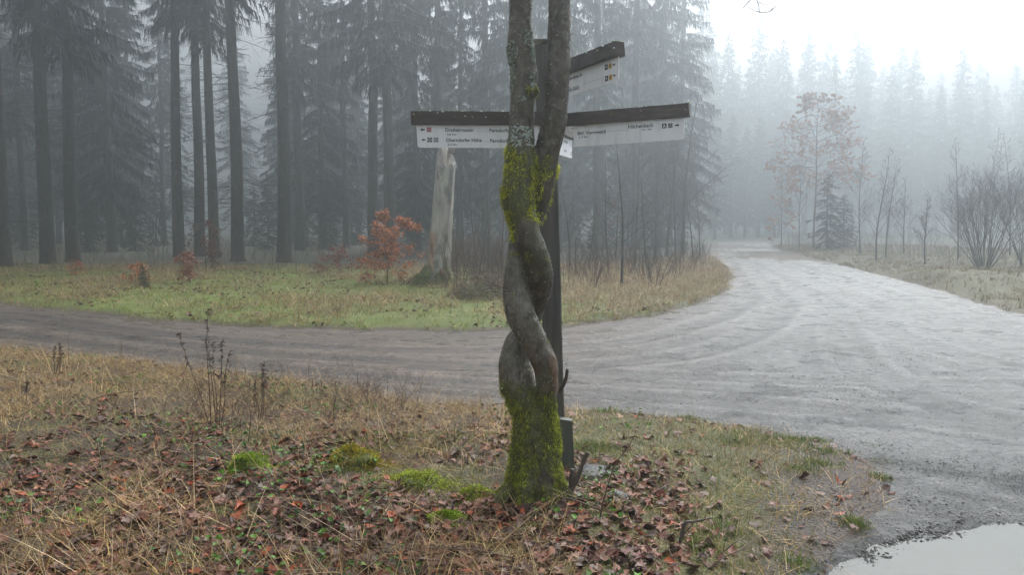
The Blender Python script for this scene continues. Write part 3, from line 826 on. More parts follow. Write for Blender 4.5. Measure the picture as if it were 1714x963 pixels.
    for (kind, a, zc, sz) in marks:
        mk = MB(); y1, y2, y3 = -ty - .0012, -ty - .0020, -ty - .0028
        ms = [M['ink'], M['white'], M['red'], M['yellow'], M['grey']]
        h = sz / 2
        def poly(pts, y, mi):
            Vp = [(a + p[0] * h, y, zc + p[1] * h) for p in pts]; n_ = len(Vp)
            Vp = Vp + [(a + sum(p[0] for p in pts) / n_ * h, y, zc + sum(p[1] for p in pts) / n_ * h)]
            Vp = np.array(Vp) @ np.array(mt.to_3x3()).T + np.array(mt.translation) + np.array(off)
            mk.add(Vp, np.array([(i, (i + 1) % n_, n_, -1) for i in range(n_)]), m=mi)
        sq = [(-1, -1), (1, -1), (1, 1), (-1, 1)]
        name = 'route_mark'
        if kind in ('arrowL', 'arrowR'):
            s_ = -1 if kind == 'arrowL' else 1
            poly([(s_ * .1, -.7), (s_ * 1.0, 0), (s_ * .1, .7)], y1, 0)
            poly([(-s_ * 1.0, -.28), (s_ * .1, -.28), (s_ * .1, .28), (-s_ * 1.0, .28)], y2, 0); name = 'arrow_mark'
        elif kind == 'redwave':
            poly(sq, y1, 2); poly([(-.9, .45), (-.3, .05), (.1, .3), (.9, .0), (.9, .2), (.1, .5), (-.3, .25), (-.9, .65)], y2, 1); poly([(-.9, -.62), (.9, -.62), (.9, -.4), (-.9, -.4)], y2, 1)
        elif kind == 'diamond':
            poly(sq, y1, 0); poly([(0, -.95), (.95, 0), (0, .95), (-.95, 0)], y2, 1); poly([(0, -.65), (.65, 0), (0, .65), (-.65, 0)], y3, 0); poly([(-.12, -.3), (.12, -.3), (.12, .3), (-.12, .3)], y3 - .0008, 1)
        elif kind == 'ringmark':
            poly(sq, y1, 0)
            an = [(math.cos(t) * .9, math.sin(t) * .9) for t in np.linspace(0, 6.283, 17)[:-1]]; poly(an, y2, 1)
            an = [(math.cos(t) * .68, math.sin(t) * .68) for t in np.linspace(0, 6.283, 17)[:-1]]; poly(an, y3, 0); poly([(-.3, -.3), (.3, -.3), (.3, .2), (0, .35), (-.3, .2)], y3 - .0008, 1)
        elif kind == 'triangle':
            poly(sq, y1, 0); poly([(-.65, -.7), (.65, -.7), (.2, .7), (-.2, .7)], y2, 1); poly([(-.2, -.7), (.2, -.7), (.2, -.3), (-.2, -.3)], y3, 0)
        elif kind == 'grey': poly(sq, y1, 4)
        elif kind == 'blackwhite': poly(sq, y1, 0); poly([(-.5, -.3), (.3, -.3), (.5, .3), (-.3, .3)], y2, 1)
        elif kind == 'yellow': poly(sq, y1, 3); poly([(-.6, -.2), (.1, -.5), (.6, .3), (.3, .5), (-.2, .0)], y2, 0)
        mk.build(name, ms, pan, False)
    for (a, b, zc) in lines:
        V, F = rect(a, b, zc - .0005, zc + .0005, -ty - .0012)
        part('thin_rule', V, F, M['grey'], pan, mtx=mt)
    for i in range(drops):
        t = (i + rg.uniform(.1, .9)) / drops
        a = x0 + .02 + (x1 - x0 - .03) * t
        u, v_ = np.meshgrid(np.arange(8) * 2 * math.pi / 8, np.linspace(.05, math.pi - .05, 6))
        r = .0034 * rg.uniform(.8, 1.15)
        V = np.stack([a + r * np.sin(v_) * np.cos(u), r * np.sin(v_) * np.sin(u), -ph - r * .75 + r * 1.15 * np.cos(v_)], -1).reshape(-1, 3)
        F = [(q * 8 + j, q * 8 + (j + 1) % 8, q * 8 + 8 + (j + 1) % 8, q * 8 + 8 + j) for q in range(5) for j in range(8)]
        part('water_drop', V, np.array(F), M['drop'], pan, flat=False, mtx=mt)
    return mt
md_ = bpy.data.materials.new('water_drop'); md_.use_nodes = True
bb = md_.node_tree.nodes["Principled BSDF"]; bb.inputs['Base Color'].default_value = (1, 1, 1, 1); bb.inputs['Roughness'].default_value = .02
bb.inputs['Transmission Weight'].default_value = 1.0; bb.inputs['IOR'].default_value = 1.33
M['drop'] = md_
def s_left(px): return (px - 688) / 237.0 * .0 + ((at(px, 208, 4.85 + .15 * (px - 688) / 237).x) - at(688, 208, 4.85).x)
A = at(688, 208.5, 4.85); B = at(925, 209.5, 5.0 - .09)
q = lambda px: s_left(px)
pxm = 4.87 / FPX
arm(A, B, None, (q(697), q(903), .136, 'L'),
    [('Dreiherrnstein', q(746), q(793), -.041, .022), ('5,8 km', q(749), q(764), -.062, .011), ('Ferndorfquelle', q(820), q(868), -.043, .022), ('3,0 km', q(851), q(866), -.064, .011),
     ('Oberndorfer Höhe', q(747), q(807), -.101, .022), ('3,2 km', q(750), q(765), -.122, .011), ('Ferndorfquelle', q(821), q(869), -.104, .022), ('3,0 km', q(852), q(867), -.125, .011)],
    [('arrowL', q(707.5), -.030, .026), ('redwave', q(718.5), -.030, .027), ('arrowL', q(709), -.090, .024), ('diamond', q(719.5), -.090, .027), ('ringmark', q(730), -.090, .027)],
    [(q(797), q(817), -.040), (q(810), q(819), -.098)], beam_h=.077, drops=9, lich=120, seed=3)
A = at(938, 212, 4.97 - .09); B = at(1155, 195, 4.58)
def q2(px):
    # fraction along the arm of a photo column
    lo_, hi_ = 0.0, 1.0
    for _ in range(30):
        m_ = (lo_ + hi_) / 2; P_ = A.lerp(B, m_)
        if proj(P_.x, P_.y, P_.z)[0] < px: lo_ = m_
        else: hi_ = m_
    return lo_ * (B - A).length
arm(A, B, None, (q2(960), q2(1145), .125, 'R'),
    [('Bhf. Vormwald', q2(967), q2(1014), -.058, .022), ('1,4 km', q2(970), q2(984), -.076, .011), ('Hilchenbach', q2(1052), q2(1093), -.042, .023), ('6,1 km', q2(1076), q2(1091), -.058, .011)],
    [('triangle', q2(1112), -.042, .026), ('grey', q2(1122), -.042, .026), ('arrowR', q2(1133.5), -.043, .024)],
    [(q2(1018), q2(1050), -.049)], beam_h=.073, drops=18, lich=25, seed=4, lich_end='B')
A = at(925, 133, 4.93); B = at(1037, 93.5, 4.32)
arm(A, B, None, (q2(938), q2(1036), .128, 'R'),
    [('Herzenbach', q2(941), q2(975), -.040, .022), ('Afholderbach (Süd)', q2(931), q2(970), -.105, .022)],
    [('blackwhite', q2(1016), -.036, .028), ('yellow', q2(1022.5), -.036, .028), ('arrowR', q2(1029), -.036, .024), ('blackwhite', q2(1016.5), -.097, .028), ('yellow', q2(1023), -.097, .028), ('arrowR', q2(1029.5), -.094, .024)],
    [(q2(978), q2(1010), -.086)], beam_h=.076, thick=.07, drops=8, lich=70, seed=5, lich_end='B')
A = at(930, 222, 5.08); B = at(957, 234, 5.72)
arm(A, B, None, (.05, (B - A).length - .01, .13, 'R'),
    [('Hilchenbach', .3, .45, -.04, .02), ('Lützel', .3, .40, -.1, .02)],
    [('blackwhite', .60, -.04, .026), ('arrowR', .66, -.04, .024), ('blackwhite', .60, -.1, .026), ('arrowR', .66, -.1, .024)], [], beam_h=.075, drops=5, lich=12, seed=6)

# ------------------------------------------------------------------ spruces
def spruce_mesh(H, z0, Rmax, dens, hang, seed, dead=0, needle=((.009, .020, .010), (.014, .030, .014), (.020, .036, .018)), wid=.07, r0=.27, lseg=.14):
    global rng
    old = rng; rng = np.random.default_rng(seed); random.seed(seed)
    t = MB()
    zs_ = np.linspace(-.3, H, 14)
    wob = np.cumsum(rng.normal(size=(14, 2)) * .025, 0)
    rr = r0 * (1 - (np.maximum(zs_, 0) / H)) ** .8 + .012
    rr[0] *= 1.5; rr[1] *= 1.0
    P = np.stack([wob[:, 0], wob[:, 1], zs_], 1)
    P = np.insert(P, 1, [P[0][0], P[0][1], .25], 0); rr = np.insert(rr, 1, r0 * 1.12)
    t.add(*tube(P, rr, 10))
    trunk = t.mesh('trunk', M['spruce_bark'])
    cr = MB()
    z = z0
    Ps, Ds, Ls, Ws, Cs = [], [], [], [], []
    while z < H - .3:
        f = (z - z0) / (H - z0)
        nb = 5 if f < .9 else 4
        for i in range(nb):
            a = random.uniform(0, 6.283)
            Lb = Rmax * min(1, (1 - f) ** .75 + .03) * random.uniform(.6, 1.15) * (min(1, .55 + f * 3))
            if random.random() < .08: continue
            n_ = 7
            el = R(random.uniform(-12, 12)) + f * .5
            pts = []
            p = np.array([0, 0, z]); ang = el
            for k in range(n_ + 1):
                pts.append(p.copy())
                tt = k / n_
                sl_ = ang - 1.0 * math.sin(tt * 2.6) * .6 + .45 * max(0, tt - .6)
                p = p + np.array([math.cos(a) * math.cos(sl_), math.sin(a) * math.cos(sl_), math.sin(sl_)]) * Lb / n_
            pts = np.array(pts)
            cr.add(*tube(pts, np.linspace(.03 * (1 - f * .6), .006, n_ + 1), 3, cap=False), col=(1, 1, 1), m=1)
            m_ = max(3, int(Lb / lseg * dens))
            tt = rng.uniform(.12, 1.0, m_)
            ii = np.minimum((tt * n_).astype(int), n_ - 1); ff = (tt * n_ - ii)[:, None]
            q_ = pts[ii] * (1 - ff) + pts[ii + 1] * ff
            side = np.array([-math.sin(a), math.cos(a), 0])
            out = np.array([math.cos(a), math.sin(a), 0])
            sgn = rng.choice([-1, 1], m_)
            dd = side * (sgn * rng.uniform(.1, .9, m_) * (1 - hang * .5))[:, None] + out * rng.uniform(.1, .6, m_)[:, None] + np.array([0, 0, -1.]) * (rng.uniform(.2, .8, m_) + hang)[:, None]
            dd /= np.linalg.norm(dd, axis=1)[:, None]
            Ps.append(q_); Ds.append(dd); Ls.append(rng.uniform(.22, .62, m_) * (1 - .45 * f) * (1 + .3 * hang)); Ws.append(rng.uniform(.6, 1.3, m_) * wid)
            Cs.append(pick(needle, m_, .2) * random.uniform(.7, 1.3))
        z += .42 * (1 - .4 * f)
    Ps, Ds, Ls, Ws, Cs = map(np.concatenate, (Ps, Ds, Ls, Ws, Cs))
    # leader
    V, F, k = blades(Ps, Ds, Ls, Ws, .15, nseg=2)
    cr.add(V, F, percol(Cs, k))
    crown = cr.mesh('crown', [M['needles'], M['twig']])
    dm = None
    if dead:
        db = MB()
        for i in range(dead):
            z = random.uniform(1.6, z0 + 2); a = random.uniform(0, 6.283)
            L_ = random.uniform(.5, 2.2)
            d0 = (math.cos(a), math.sin(a), random.uniform(-.25, .15))
            ramify(db, (0, 0, z), d0, L_, .016, 0, 2, 4, .55, .03, -.03, wig=.08)
        dm = db.mesh('dead_branches', M['twig'])
    rng = old
    return trunk, crown, dm
PROTO = dict(
    tallA=spruce_mesh(28, 11.0, 2.8, 2.9, .8, 101, dead=60, wid=.05, lseg=.13),
    tallB=spruce_mesh(27, 9.0, 2.6, 2.9, .9, 102, dead=54, wid=.05, lseg=.13),
    tallC=spruce_mesh(28, 11.5, 2.9, 2.9, .7, 103, dead=60, wid=.05, lseg=.13),
    fullA=spruce_mesh(24, 3.2, 3.5, 3.6, .6, 104, wid=.065),
    fullB=spruce_mesh(23, 1.8, 3.2, 3.6, .5, 105, wid=.065),
    youngA=spruce_mesh(9, .3, 2.1, 3.0, .15, 106, wid=.07, r0=.1),
    farA=spruce_mesh(24, 3.0, 3.4, 2.2, .4, 107, wid=.13, lseg=.17),
    farB=spruce_mesh(26, 5.0, 3.6, 2.0, .5, 108, wid=.13, lseg=.17),
)
def spruce(kind, x, y, label, group, s=1.0, lean=(0, 0), rz=None, name='spruce_tree', rs=1.0):
    zz = float(gz(np.array([x]), np.array([y]))[0]) - .05
    r = empty(name, (x, y, zz), random.uniform(0, 6.28) if rz is None else rz, (s * rs, s * rs, s))
    r.rotation_euler.x, r.rotation_euler.y = lean
    tag(r, label, 'tree', group)
    t, c_, d = PROTO[kind]
    obj('trunk', t, r); obj('crown', c_, r)
    if d: obj('dead_branches', d, r)
    return r
random.seed(21)
G1 = 'tall spruces at the forest edge beyond the side road'
edge = [  # base px, base py, trunk width px, kind, label
    (8, 452, 25, 'tallA', 'thick dark spruce trunk cut off by the left border of the photo'),
    (83, 446, 18, 'tallB', 'slim dark spruce at far left whose trunk is hidden high up by drooping boughs'),
    (121, 443, 27, 'tallB', 'broad spruce trunk right of the slim one at far left, above a tiny orange sapling'),
    (301, 432, 17, 'tallC', 'straight bare spruce trunk, leftmost of the close group of four'),
    (333, 431, 17, 'tallC', 'straight bare spruce trunk, second from left in the group of four'),
    (358, 434, 19, 'tallA', 'straight bare spruce trunk, third from left in the group of four'),
    (397, 440, 24, 'tallC', 'thickest spruce trunk of the group of four, at its right end'),
    (474, 443, 25, 'tallC', 'lone greenish spruce trunk standing between the group of four and the copper beech sapling'),
    (652, 436, 25, 'tallB', 'brownish spruce trunk rising directly behind the large copper beech sapling'),
    (624, 430, 25, 'tallB', 'darker spruce trunk touching the left side of the one behind the large copper sapling')]
for px, py, wd, kd, lb in edge:
    x, y = on(px, py)
    want = wd * math.hypot(x, y) / FPX / 2
    r = spruce(kd, x, y, lb, G1, s=random.uniform(.95, 1.08), rs=1.0)
    r.children[0].scale = (want / .31, want / .31, 1)
second = [(188, 424, 'fullA'), (45, 423, 'tallB'), (150, 418, 'fullB'), (505, 424, 'tallB'), (540, 421, 'fullA'), (580, 420, 'tallC'), (700, 424, 'fullB'), (735, 430, 'tallA'), (770, 422, 'fullA'), (815, 424, 'tallB'), (860, 426, 'fullA'), (-60, 424, 'fullA'), (-130, 430, 'tallA'), (-200, 426, 'fullB'), (275, 413, 'tallC'), (220, 412, 'fullA'), (490, 412, 'fullB'), (655, 411, 'fullA'), (100, 411, 'fullA'), (10, 411, 'fullB'), (600, 409, 'fullA'), (400, 404, 'fullA'), (545, 405, 'fullB'), (745, 407, 'fullA'), (850, 409, 'fullB'), (165, 404, 'fullB')]
for px, py, kd in second:
    x, y = on(px, py)
    spruce(kd, x, y, 'spruce standing deeper in the dim misty forest behind the edge trunks', 'spruces deeper in the left forest', s=random.uniform(.85, 1.1))
midr = [(935, 427, 'tallB', 1.05), (1000, 424, 'tallB', 1.05), (1062, 422, 'tallA', 1.1), (1105, 418, 'fullA', 1.15), (1010, 413, 'fullA', 1.1), (900, 415, 'tallB', 1.0), (1140, 412, 'fullB', 1.3), (1070, 409, 'fullB', 1.1), (955, 407, 'fullA', 1.1)]
for px, py, kd, s in midr:
    x, y = on(px, py)
    spruce(kd, x, y, 'tall hazy spruce in the block between the signpost and the bend of the gravel road', 'hazy spruces beside the road bend', s=s)
far_row = [(1175, 97, 1.2), (1215, 104, 1.15), (1262, 108, 1.15), (1305, 100, 1.05), (1345, 104, 1.1), (1385, 97, .93), (1430, 100, 1.03), (1475, 96, .86), (1520, 98, .98), (1562, 95, .84), (1605, 97, .9), (1650, 94, .76), (1700, 96, .84), (1750, 94, .78), (1800, 96, .86), (1860, 94, .8), (1930, 98, .9), (1235, 118, 1.1), (1290, 120, 1.15), (1365, 118, 1.1), (1450, 116, 1.08), (1540, 115, .98), (1630, 112, .95), (1720, 112, .95)]
for i, (px, Yd, s) in enumerate(far_row):
    Yd *= 1.42; s *= random.uniform(1.28, 1.46)
    x = (px - 857) / FPX * Yd
    spruce('farA' if i % 2 else 'farB', x, Yd + random.uniform(-2, 2), 'pale fog-veiled spruce in the far row behind the right verge', 'fog-veiled spruces in the far row', s=s * .96)
for i in range(26):
    px = 1190 + i * 31; Yd = 165 + (i * 7 % 17)
    spruce('farA' if i % 2 else 'farB', (px - 857) / FPX * Yd, Yd, 'pale fog-veiled spruce in the far row behind the right verge', 'fog-veiled spruces in the far row', s=random.uniform(1.4, 1.7) - .009 * i, rs=1.25)
for px, py, s_ in [(-20, 421, .5), (40, 418, .62), (150, 425, .42), (205, 417, .75), (228, 423, .5), (262, 416, .6), (425, 416, .55), (448, 421, .5), (515, 417, .7), (552, 423, .5), (590, 415, .7), (690, 421, .6), (720, 416, .75), (765, 418, .6), (800, 415, .8), (905, 421, .55), (960, 418, .7), (1010, 420, .6), (1050, 415, .8), (1090, 421, .5), (1125, 416, .7)]:
    x, y = on(px, py)
    spruce('youngA', x, y, 'dim young spruce in the understorey between the tall trunks', 'young spruces in the dim understorey', s=s_, rs=1.25, name='young_spruce')
for px, Yd, s_ in [(1196, 104, .62), (1222, 109, .7), (1246, 113, .66), (1268, 118, .74), (1295, 112, .6)]:
    spruce('fullA', (px - 857) / FPX * Yd, Yd, 'foggy spruce with low boughs closing the view behind the bend of the gravel road', 'foggy spruces behind the road bend', s=s_, rs=1.3)
# the deep wood behind, one mass
mb = MB()
random.seed(5)
me_src = [PROTO['farA'], PROTO['farB']]
def mesh_np(me):
    v = np.empty(len(me.vertices) * 3, np.float32); me.vertices.foreach_get('co', v)
    l = np.empty(len(me.loops), np.int32); me.loops.foreach_get('vertex_index', l)
    s = np.empty(len(me.polygons), np.int32); me.polygons.foreach_get('loop_start', s)
    t = np.empty(len(me.polygons), np.int32); me.polygons.foreach_get('loop_total', t)
    F = np.full((len(s), 4), -1); 
    for q_ in range(4):
        k = t > q_; F[k, q_] = l[s[k] + q_]
    c = np.empty(len(me.color_attributes['Col'].data) * 4, np.float32); me.color_attributes['Col'].data.foreach_get('color', c)
    return v.reshape(-1, 3), F, c.reshape(-1, 4)[:, :3]
tv, tf, tc_ = mesh_np(PROTO['farA'][1]); kv, kf, kc = mesh_np(PROTO['farA'][0])
kc = np.tile([.035, .03, .025], (len(kv), 1))
for i in range(46):
    Yd = random.uniform(78, 112); px = random.uniform(-150, 1150)
    if 240 < px < 470 and random.random() < .6: continue
    x = (px - 857) / FPX * Yd; a = random.uniform(0, 6.28); s = random.uniform(.8, 1.1)
    ca, sa = math.cos(a) * s, math.sin(a) * s
    Mx = np.array([[ca, -sa, 0], [sa, ca, 0], [0, 0, s]])
    mb.add(tv @ Mx.T + [x, Yd, 0], tf, tc_ * np.where(tc_.mean(1) > .5, .04, 1)[:, None]); mb.add(kv @ Mx.T + [x, Yd, 0], kf, kc)
o = mb.build('far_wood', M['needles']); tag(o, 'far dark spruce wood closing the view between the trunks', 'wood', kind='stuff')
# ------------------------------------------------------------------ broadleaf trees, saplings and bushes
def bare_tree(px, py, Hpx, r, label, group=None, seed=1, lean=(0, 0), kids=9, spread=.6, up=.15, lev=3, name='bare_tree', m='twig', ratio=.5, wig=.06, start=.2):
    x, y = on(px, py); rngs(seed); RMIN[0] = max(.0011, .00010 * y)
    H = (py - Hpx) / FPX * y * 1.0
    zz = float(gz(np.array([x]), np.array([y]))[0])
    root = empty(name, (x, y, zz)); tag(root, label, 'tree', group)
    P, d = limb_path((0, 0, -.1), (lean[0], lean[1], 1), H, 10, 0, wig * .5)
    r = r * .8; t = MB(); t.add(*tube(P, np.linspace(r, r * .12, len(P)), 7)); t.build('trunk', M[m], root)
    b = MB()
    for i in range(kids * 2):
        t_ = start + (1 - start) * (i + random.random()) / (kids * 2)
        j = min(int(t_ * 10), 9); q_ = P[j] + (P[j + 1] - P[j]) * (t_ * 10 - j)
        a = random.uniform(0, 6.283)
        ramify(b, q_, (math.cos(a) * spread, math.sin(a) * spread, .55 + up), H * ratio * (1.1 - t_) * random.uniform(.6, 1.1), max(.003, r * .35 * (1.1 - t_)), 0, lev - 1, 4, .5, 0, up, n=3, wig=wig)
    b.build('branches', M[m], root)
    return root
def rngs(s):
    global rng
    rng = np.random.default_rng(s); random.seed(s)
bare_tree(1040, 488, 232, .055, 'slim bare tree with raised branches just right of the signpost, below the long right panel', seed=31, lean=(.05, 0), kids=6, spread=.8, up=.05, ratio=.42)
bare_tree(1116, 438, 190, .10, 'bare multi-branched tree, left one of the pair beside the road bend', seed=32, kids=15, up=.12, ratio=.50, spread=.75, lev=4)
bare_tree(1142, 436, 150, .13, 'bare bushy-topped tree, right one of the pair beside the road bend', seed=33, kids=17, up=.10, ratio=.48, spread=.8, lev=4)
for i, (px, py, top, ln) in enumerate([(778, 470, 300, .0), (800, 476, 250, -.06), (818, 484, 290, -.03), (838, 480, 240, .05), (797, 488, 330, .12), (965, 470, 330, -.05), (985, 462, 300, .1), (757, 462, 180, .08), (826, 465, 200, -.12)]):
    bare_tree(px, py, top, .03, 'thin bare stem among the undergrowth behind the twisted tree', 'thin bare stems by the pale snag', seed=40 + i, lean=(ln, 0), kids=5, spread=.6, up=.2, lev=2, name='bare_sapling', m='reddish' if i % 2 else 'twig', ratio=.4)
for i, (px, py, top) in enumerate([(955, 462, 280), (1018, 460, 270), (1062, 452, 220), (1082, 458, 250), (1098, 446, 210), (1130, 446, 230), (1160, 438, 220), (1172, 436, 260), (1030, 448, 300)]):
    bare_tree(px, py, top, .05, 'thin bare tree of the misty thicket between the post and the road bend', 'thin bare trees of the misty thicket', seed=140 + i, lean=(.04 * (i % 3 - 1), 0), kids=9, spread=.6, up=.15, lev=3, name='bare_sapling', ratio=.42)
rightlist = [(1440, 432, 240, 'thin grey sapling right of the dark young spruce'), (1466, 440, 250, 'pair-like upright bare sapling between the young spruce and the round bush'), (1482, 436, 270, 'short upright bare sapling close right of the pair-like one'), (1548, 446, 320, 'spindly bare stem just left of the round bush, leaning slightly right'), (1603, 440, 235, 'tall bare stem rising above the left half of the round bush'), (1690, 432, 230, 'misty bare tree behind the bush at the right border'), (1512, 430, 300, 'faint bare sapling in the gap left of the round bush'), (1338, 420, 240, 'faint bare sapling at the left edge of the rusty-leaved tree'), (1646, 425, 215, 'tall faint bare tree poking out above the middle of the round bush')]
for i, (px, py, top, lb) in enumerate(rightlist):
    bare_tree(px, py, top, .05, lb, 'bare saplings on the right verge', seed=60 + i, lean=(.03 * (i % 3 - 1), 0), kids=12, spread=.55, up=.2, lev=4, name='bare_sapling', ratio=.34)
def bush(px, py, top, widpx, stems, label, seed, name='bare_bush', m='twig', r=.022, lev=3, kids=4, cat='bush'):
    x, y = on(px, py); rngs(seed); RMIN[0] = max(.0011, .00010 * y)
    H = (py - top) / FPX * y; Wd = widpx / FPX * y / 2 * 1.25
    zz = float(gz(np.array([x]), np.array([y]))[0])
    b = MB()
    for i in range(stems):
        a = random.uniform(0, 6.283); tilt = random.uniform(.1, 1.0) * Wd / H
        ramify(b, (math.cos(a) * .12, math.sin(a) * .12, -.05), (math.cos(a) * tilt, math.sin(a) * tilt, 1), H * random.uniform(.62, .85), r * random.uniform(.6, 1), 0, lev - 1, kids, .45, -.01, .12, n=5, wig=.09, ratio=.6)
    root = b.build(name, M[m]); root.location = (x, y, zz)
    tag(root, label, cat)
    return root
bush(1645, 458, 275, 185, 30, 'large round bare bush on the right verge, its many stems fanning from one foot', 71, lev=4, r=.019, kids=5)
bush(1716, 452, 260, 150, 22, 'bare bush cut by the right border of the photo', 72, lev=4, r=.019, kids=5)
bush(1095, 492, 400, 70, 9, 'low bare bush at the grassy tip beside the road bend', 73, r=.012, lev=3)
bush(1072, 480, 400, 60, 7, 'small twiggy bush right behind the slim bare tree', 74, r=.012, lev=3)
bush(985, 492, 400, 70, 10, 'reddish-brown twiggy bush close right of the dark post', 75, r=.008, m='reddish', lev=3)
bush(835, 508, 440, 60, 9, 'small brown twiggy bush left of the twisted tree at the road edge', 76, r=.008, m='reddish', lev=3)

BEECH = [(.46, .15, .045), (.36, .11, .035), (.55, .22, .08), (.26, .08, .03), (.50, .19, .06)]
def beech(px, py, top, widpx, label, seed, nleaf, r=.02, cols=BEECH, size=(.05, .085), group='copper-leaved beech saplings', crown=(.10, 1.0), name='beech_sapling', lev=2, kids=8, ybias=None):
    x, y = on(px, py); rngs(seed); RMIN[0] = max(.0011, .00010 * y)
    H = (py - top) / FPX * y; Wd = widpx / FPX * y / 2
    zz = float(gz(np.array([x]), np.array([y]))[0])
    root = empty(name, (x, y, zz)); tag(root, label, 'tree', group)
    st = MB(); P, d = limb_path((0, 0, -.05), (0, 0, 1), H * .96, 10, 0, .04)
    st.add(*tube(P, np.linspace(r, r * .15, len(P)), 6)); st.build('stem', M['reddish'], root)
    b = MB(); tips = []
    for i in range(kids * 2):
        t_ = crown[0] + (crown[1] - crown[0]) * (i + random.random()) / (kids * 2)
        t_ = min(t_, .98)
        j = min(int(t_ * 10), 9); q_ = P[j] + (P[j + 1] - P[j]) * (t_ * 10 - j)
        a = random.uniform(0, 6.283)
        Lb = 1.25 * Wd * random.uniform(.75, 1.15) * math.sin(min(1, (1.04 - t_) * 1.6 + .12) * 1.57)
        ramify(b, q_, (math.cos(a), math.sin(a), random.uniform(.15, .5)), Lb, r * .3, 0, lev - 1 + 1, 4, .7, .02, .03, n=3, wig=.08, tips=tips)
    b.build('branches', M['reddish'], root)
    tp_ = np.array(tips); sel = rng.choice(len(tp_), nleaf)
    Pl = tp_[sel] + rng.normal(size=(nleaf, 3)) * [.04, .04, .025]
    V, F, k = leaves(Pl, rng.uniform(size[0], size[1], nleaf), rng.uniform(0, 6.28, nleaf), rng.normal(.35, .4, nleaf), rng.normal(0, .6, nleaf), rng.normal(-.2, .3, nleaf), rng.normal(.2, .25, nleaf))
    l_ = MB(); l_.add(V, F, percol(pick(cols, nleaf, .2), k)); l_.build('leaves', M['plant'], root)
    return root
beech(648, 482, 358, 92, 'largest copper-leaved beech sapling, left of the pale broken snag', 81, 3400, kids=14)
beech(567, 468, 418, 52, 'small dull red sapling just left of the largest copper one', 82, 600, cols=[(.20, .07, .045), (.26, .10, .06)])
beech(533, 470, 445, 22, 'tiny red-leaved shoot left of the small dull red sapling', 83, 60, r=.008, cols=[(.22, .07, .04)])
beech(346, 462, 372, 46, 'faint reddish sapling in front of the group of four spruce trunks', 84, 800, cols=[(.16, .06, .045), (.12, .05, .035)])
beech(318, 480, 424, 40, 'orange-red sapling left of the faint reddish one at the group of four trunks', 85, 500, cols=[(.26, .08, .045), (.32, .12, .06)])
beech(228, 482, 446, 30, 'small pale orange sapling beside a green tuft on the left verge', 86, 220, r=.008)
beech(127, 470, 438, 26, 'tiny orange sapling below the broad spruce trunk at far left', 87, 150, r=.008)
beech(1362, 418, 158, 120, 'tall hazy tree with sparse rusty leaves at the right edge of the gravel road', 88, 9000, r=.09, size=(.09, .15), group=None, cols=[(.36, .13, .045), (.44, .19, .07)], crown=(.35, 1.0), name='rusty_leaved_tree', kids=24, lev=3)
beech(1308, 415, 260, 50, 'slender rusty-leaved tree standing closest to the gravel road bend on the right', 89, 1500, r=.05, size=(.11, .18), group=None, cols=[(.36, .13, .045), (.44, .19, .07)], crown=(.1, 1.0), name='rusty_leaved_tree', kids=9)
beech(1005, 455, 330, 60, 'very sparse red-leaved sapling in the haze right of the post', 90, 170, r=.02, cols=[(.22, .08, .06)], group=None)
x, y = on(1385, 424); rngs(5)
spruce('youngA', x, y, 'dark young spruce half hidden under the rusty-leaved tree on the right', None, s=.54, name='young_spruce', rs=1.5)
x, y = on(1412, 420); spruce('youngA', x, y, 'smaller dark young spruce right behind the first young one', None, s=.42, name='young_spruce', rs=1.5)
x, y = on(992, 446); spruce('youngA', x, y, 'tiny green conifer in the dry grass right of the post', None, s=.2, name='young_spruce')
x, y = on(240, 488); spruce('youngA', x, y, 'very small green conifer on the mossy left verge', None, s=.075, name='young_spruce', rs=1.5)

# ------------------------------------------------------------------ broken snag
rngs(9)
sx_, sy_ = on(737, 484)
sz_ = float(gz(np.array([sx_]), np.array([sy_]))[0])
snag = empty('broken_snag', (sx_, sy_, sz_)); tag(snag, 'pale barkless broken tree trunk with splintered top and mossy roots on the far verge', 'tree stump')
K = sy_ / FPX
Hs = (484 - 250) * K
nz_, na_ = 46, 40
V = []
colr = []
for i in range(nz_):
    t = i / (nz_ - 1)
    rad0 = (19.5 - 4.5 * t + 7 * max(0, (.13 - t) / .13) ** 1.5) * K
    for j in range(na_):
        a = 6.283 * j / na_
        top = 1 - .03 + .0
        jag = .84 + .16 * (math.sin(a * 1 - .3) * .5 + .5) ** 1.5 + .05 * (vn3(a * 3.2, 3, 1) - .5)
        tt = t * jag
        rad = rad0 * (1 + .10 * math.sin(a * 3 + 1) * (1 - t) + .05 * math.sin(a * 7) + .07 * (fbm(a * 2.5, t * 7, 3) - .5))
        flare = max(0, (.16 - t) / .16) ** 1.4
        rad *= 1 + flare * (.15 + .4 * math.sin(a * 5 + .5))
        x0 = (-9 + 24 * t) * K * .75
        V.append((x0 + math.cos(a) * rad, math.sin(a) * rad, -.12 + tt * (Hs + .12)))
        mo = sstep(.20, .08, t + .08 * math.sin(a * 3))
        cc = np.array([1, 1, 1.]) * (1 - mo) + np.array([.38, .42, .12]) * mo
        if .45 > t > .12 and math.cos(a) < -.2: cc = cc * [1.05, .78, .62]
        if fbm(a * 2, t * 10, 8) > .62: cc = cc * .6
        colr.append(cc)
F = [(i * na_ + j, i * na_ + (j + 1) % na_, (i + 1) * na_ + (j + 1) % na_, (i + 1) * na_ + j) for i in range(nz_ - 1) for j in range(na_)]
topc = np.mean(np.array(V[-na_:]), 0) - [0, 0, .35]
V.append(tuple(topc)); colr.append(np.array([.7, .6, .5]))
F += [((nz_ - 1) * na_ + j, (nz_ - 1) * na_ + (j + 1) % na_, len(V) - 1, -1) for j in range(na_)]
b = MB(); b.add(np.array(V), np.array(F), np.array(colr, float)); b.build('trunk', M['palewood'], snag)
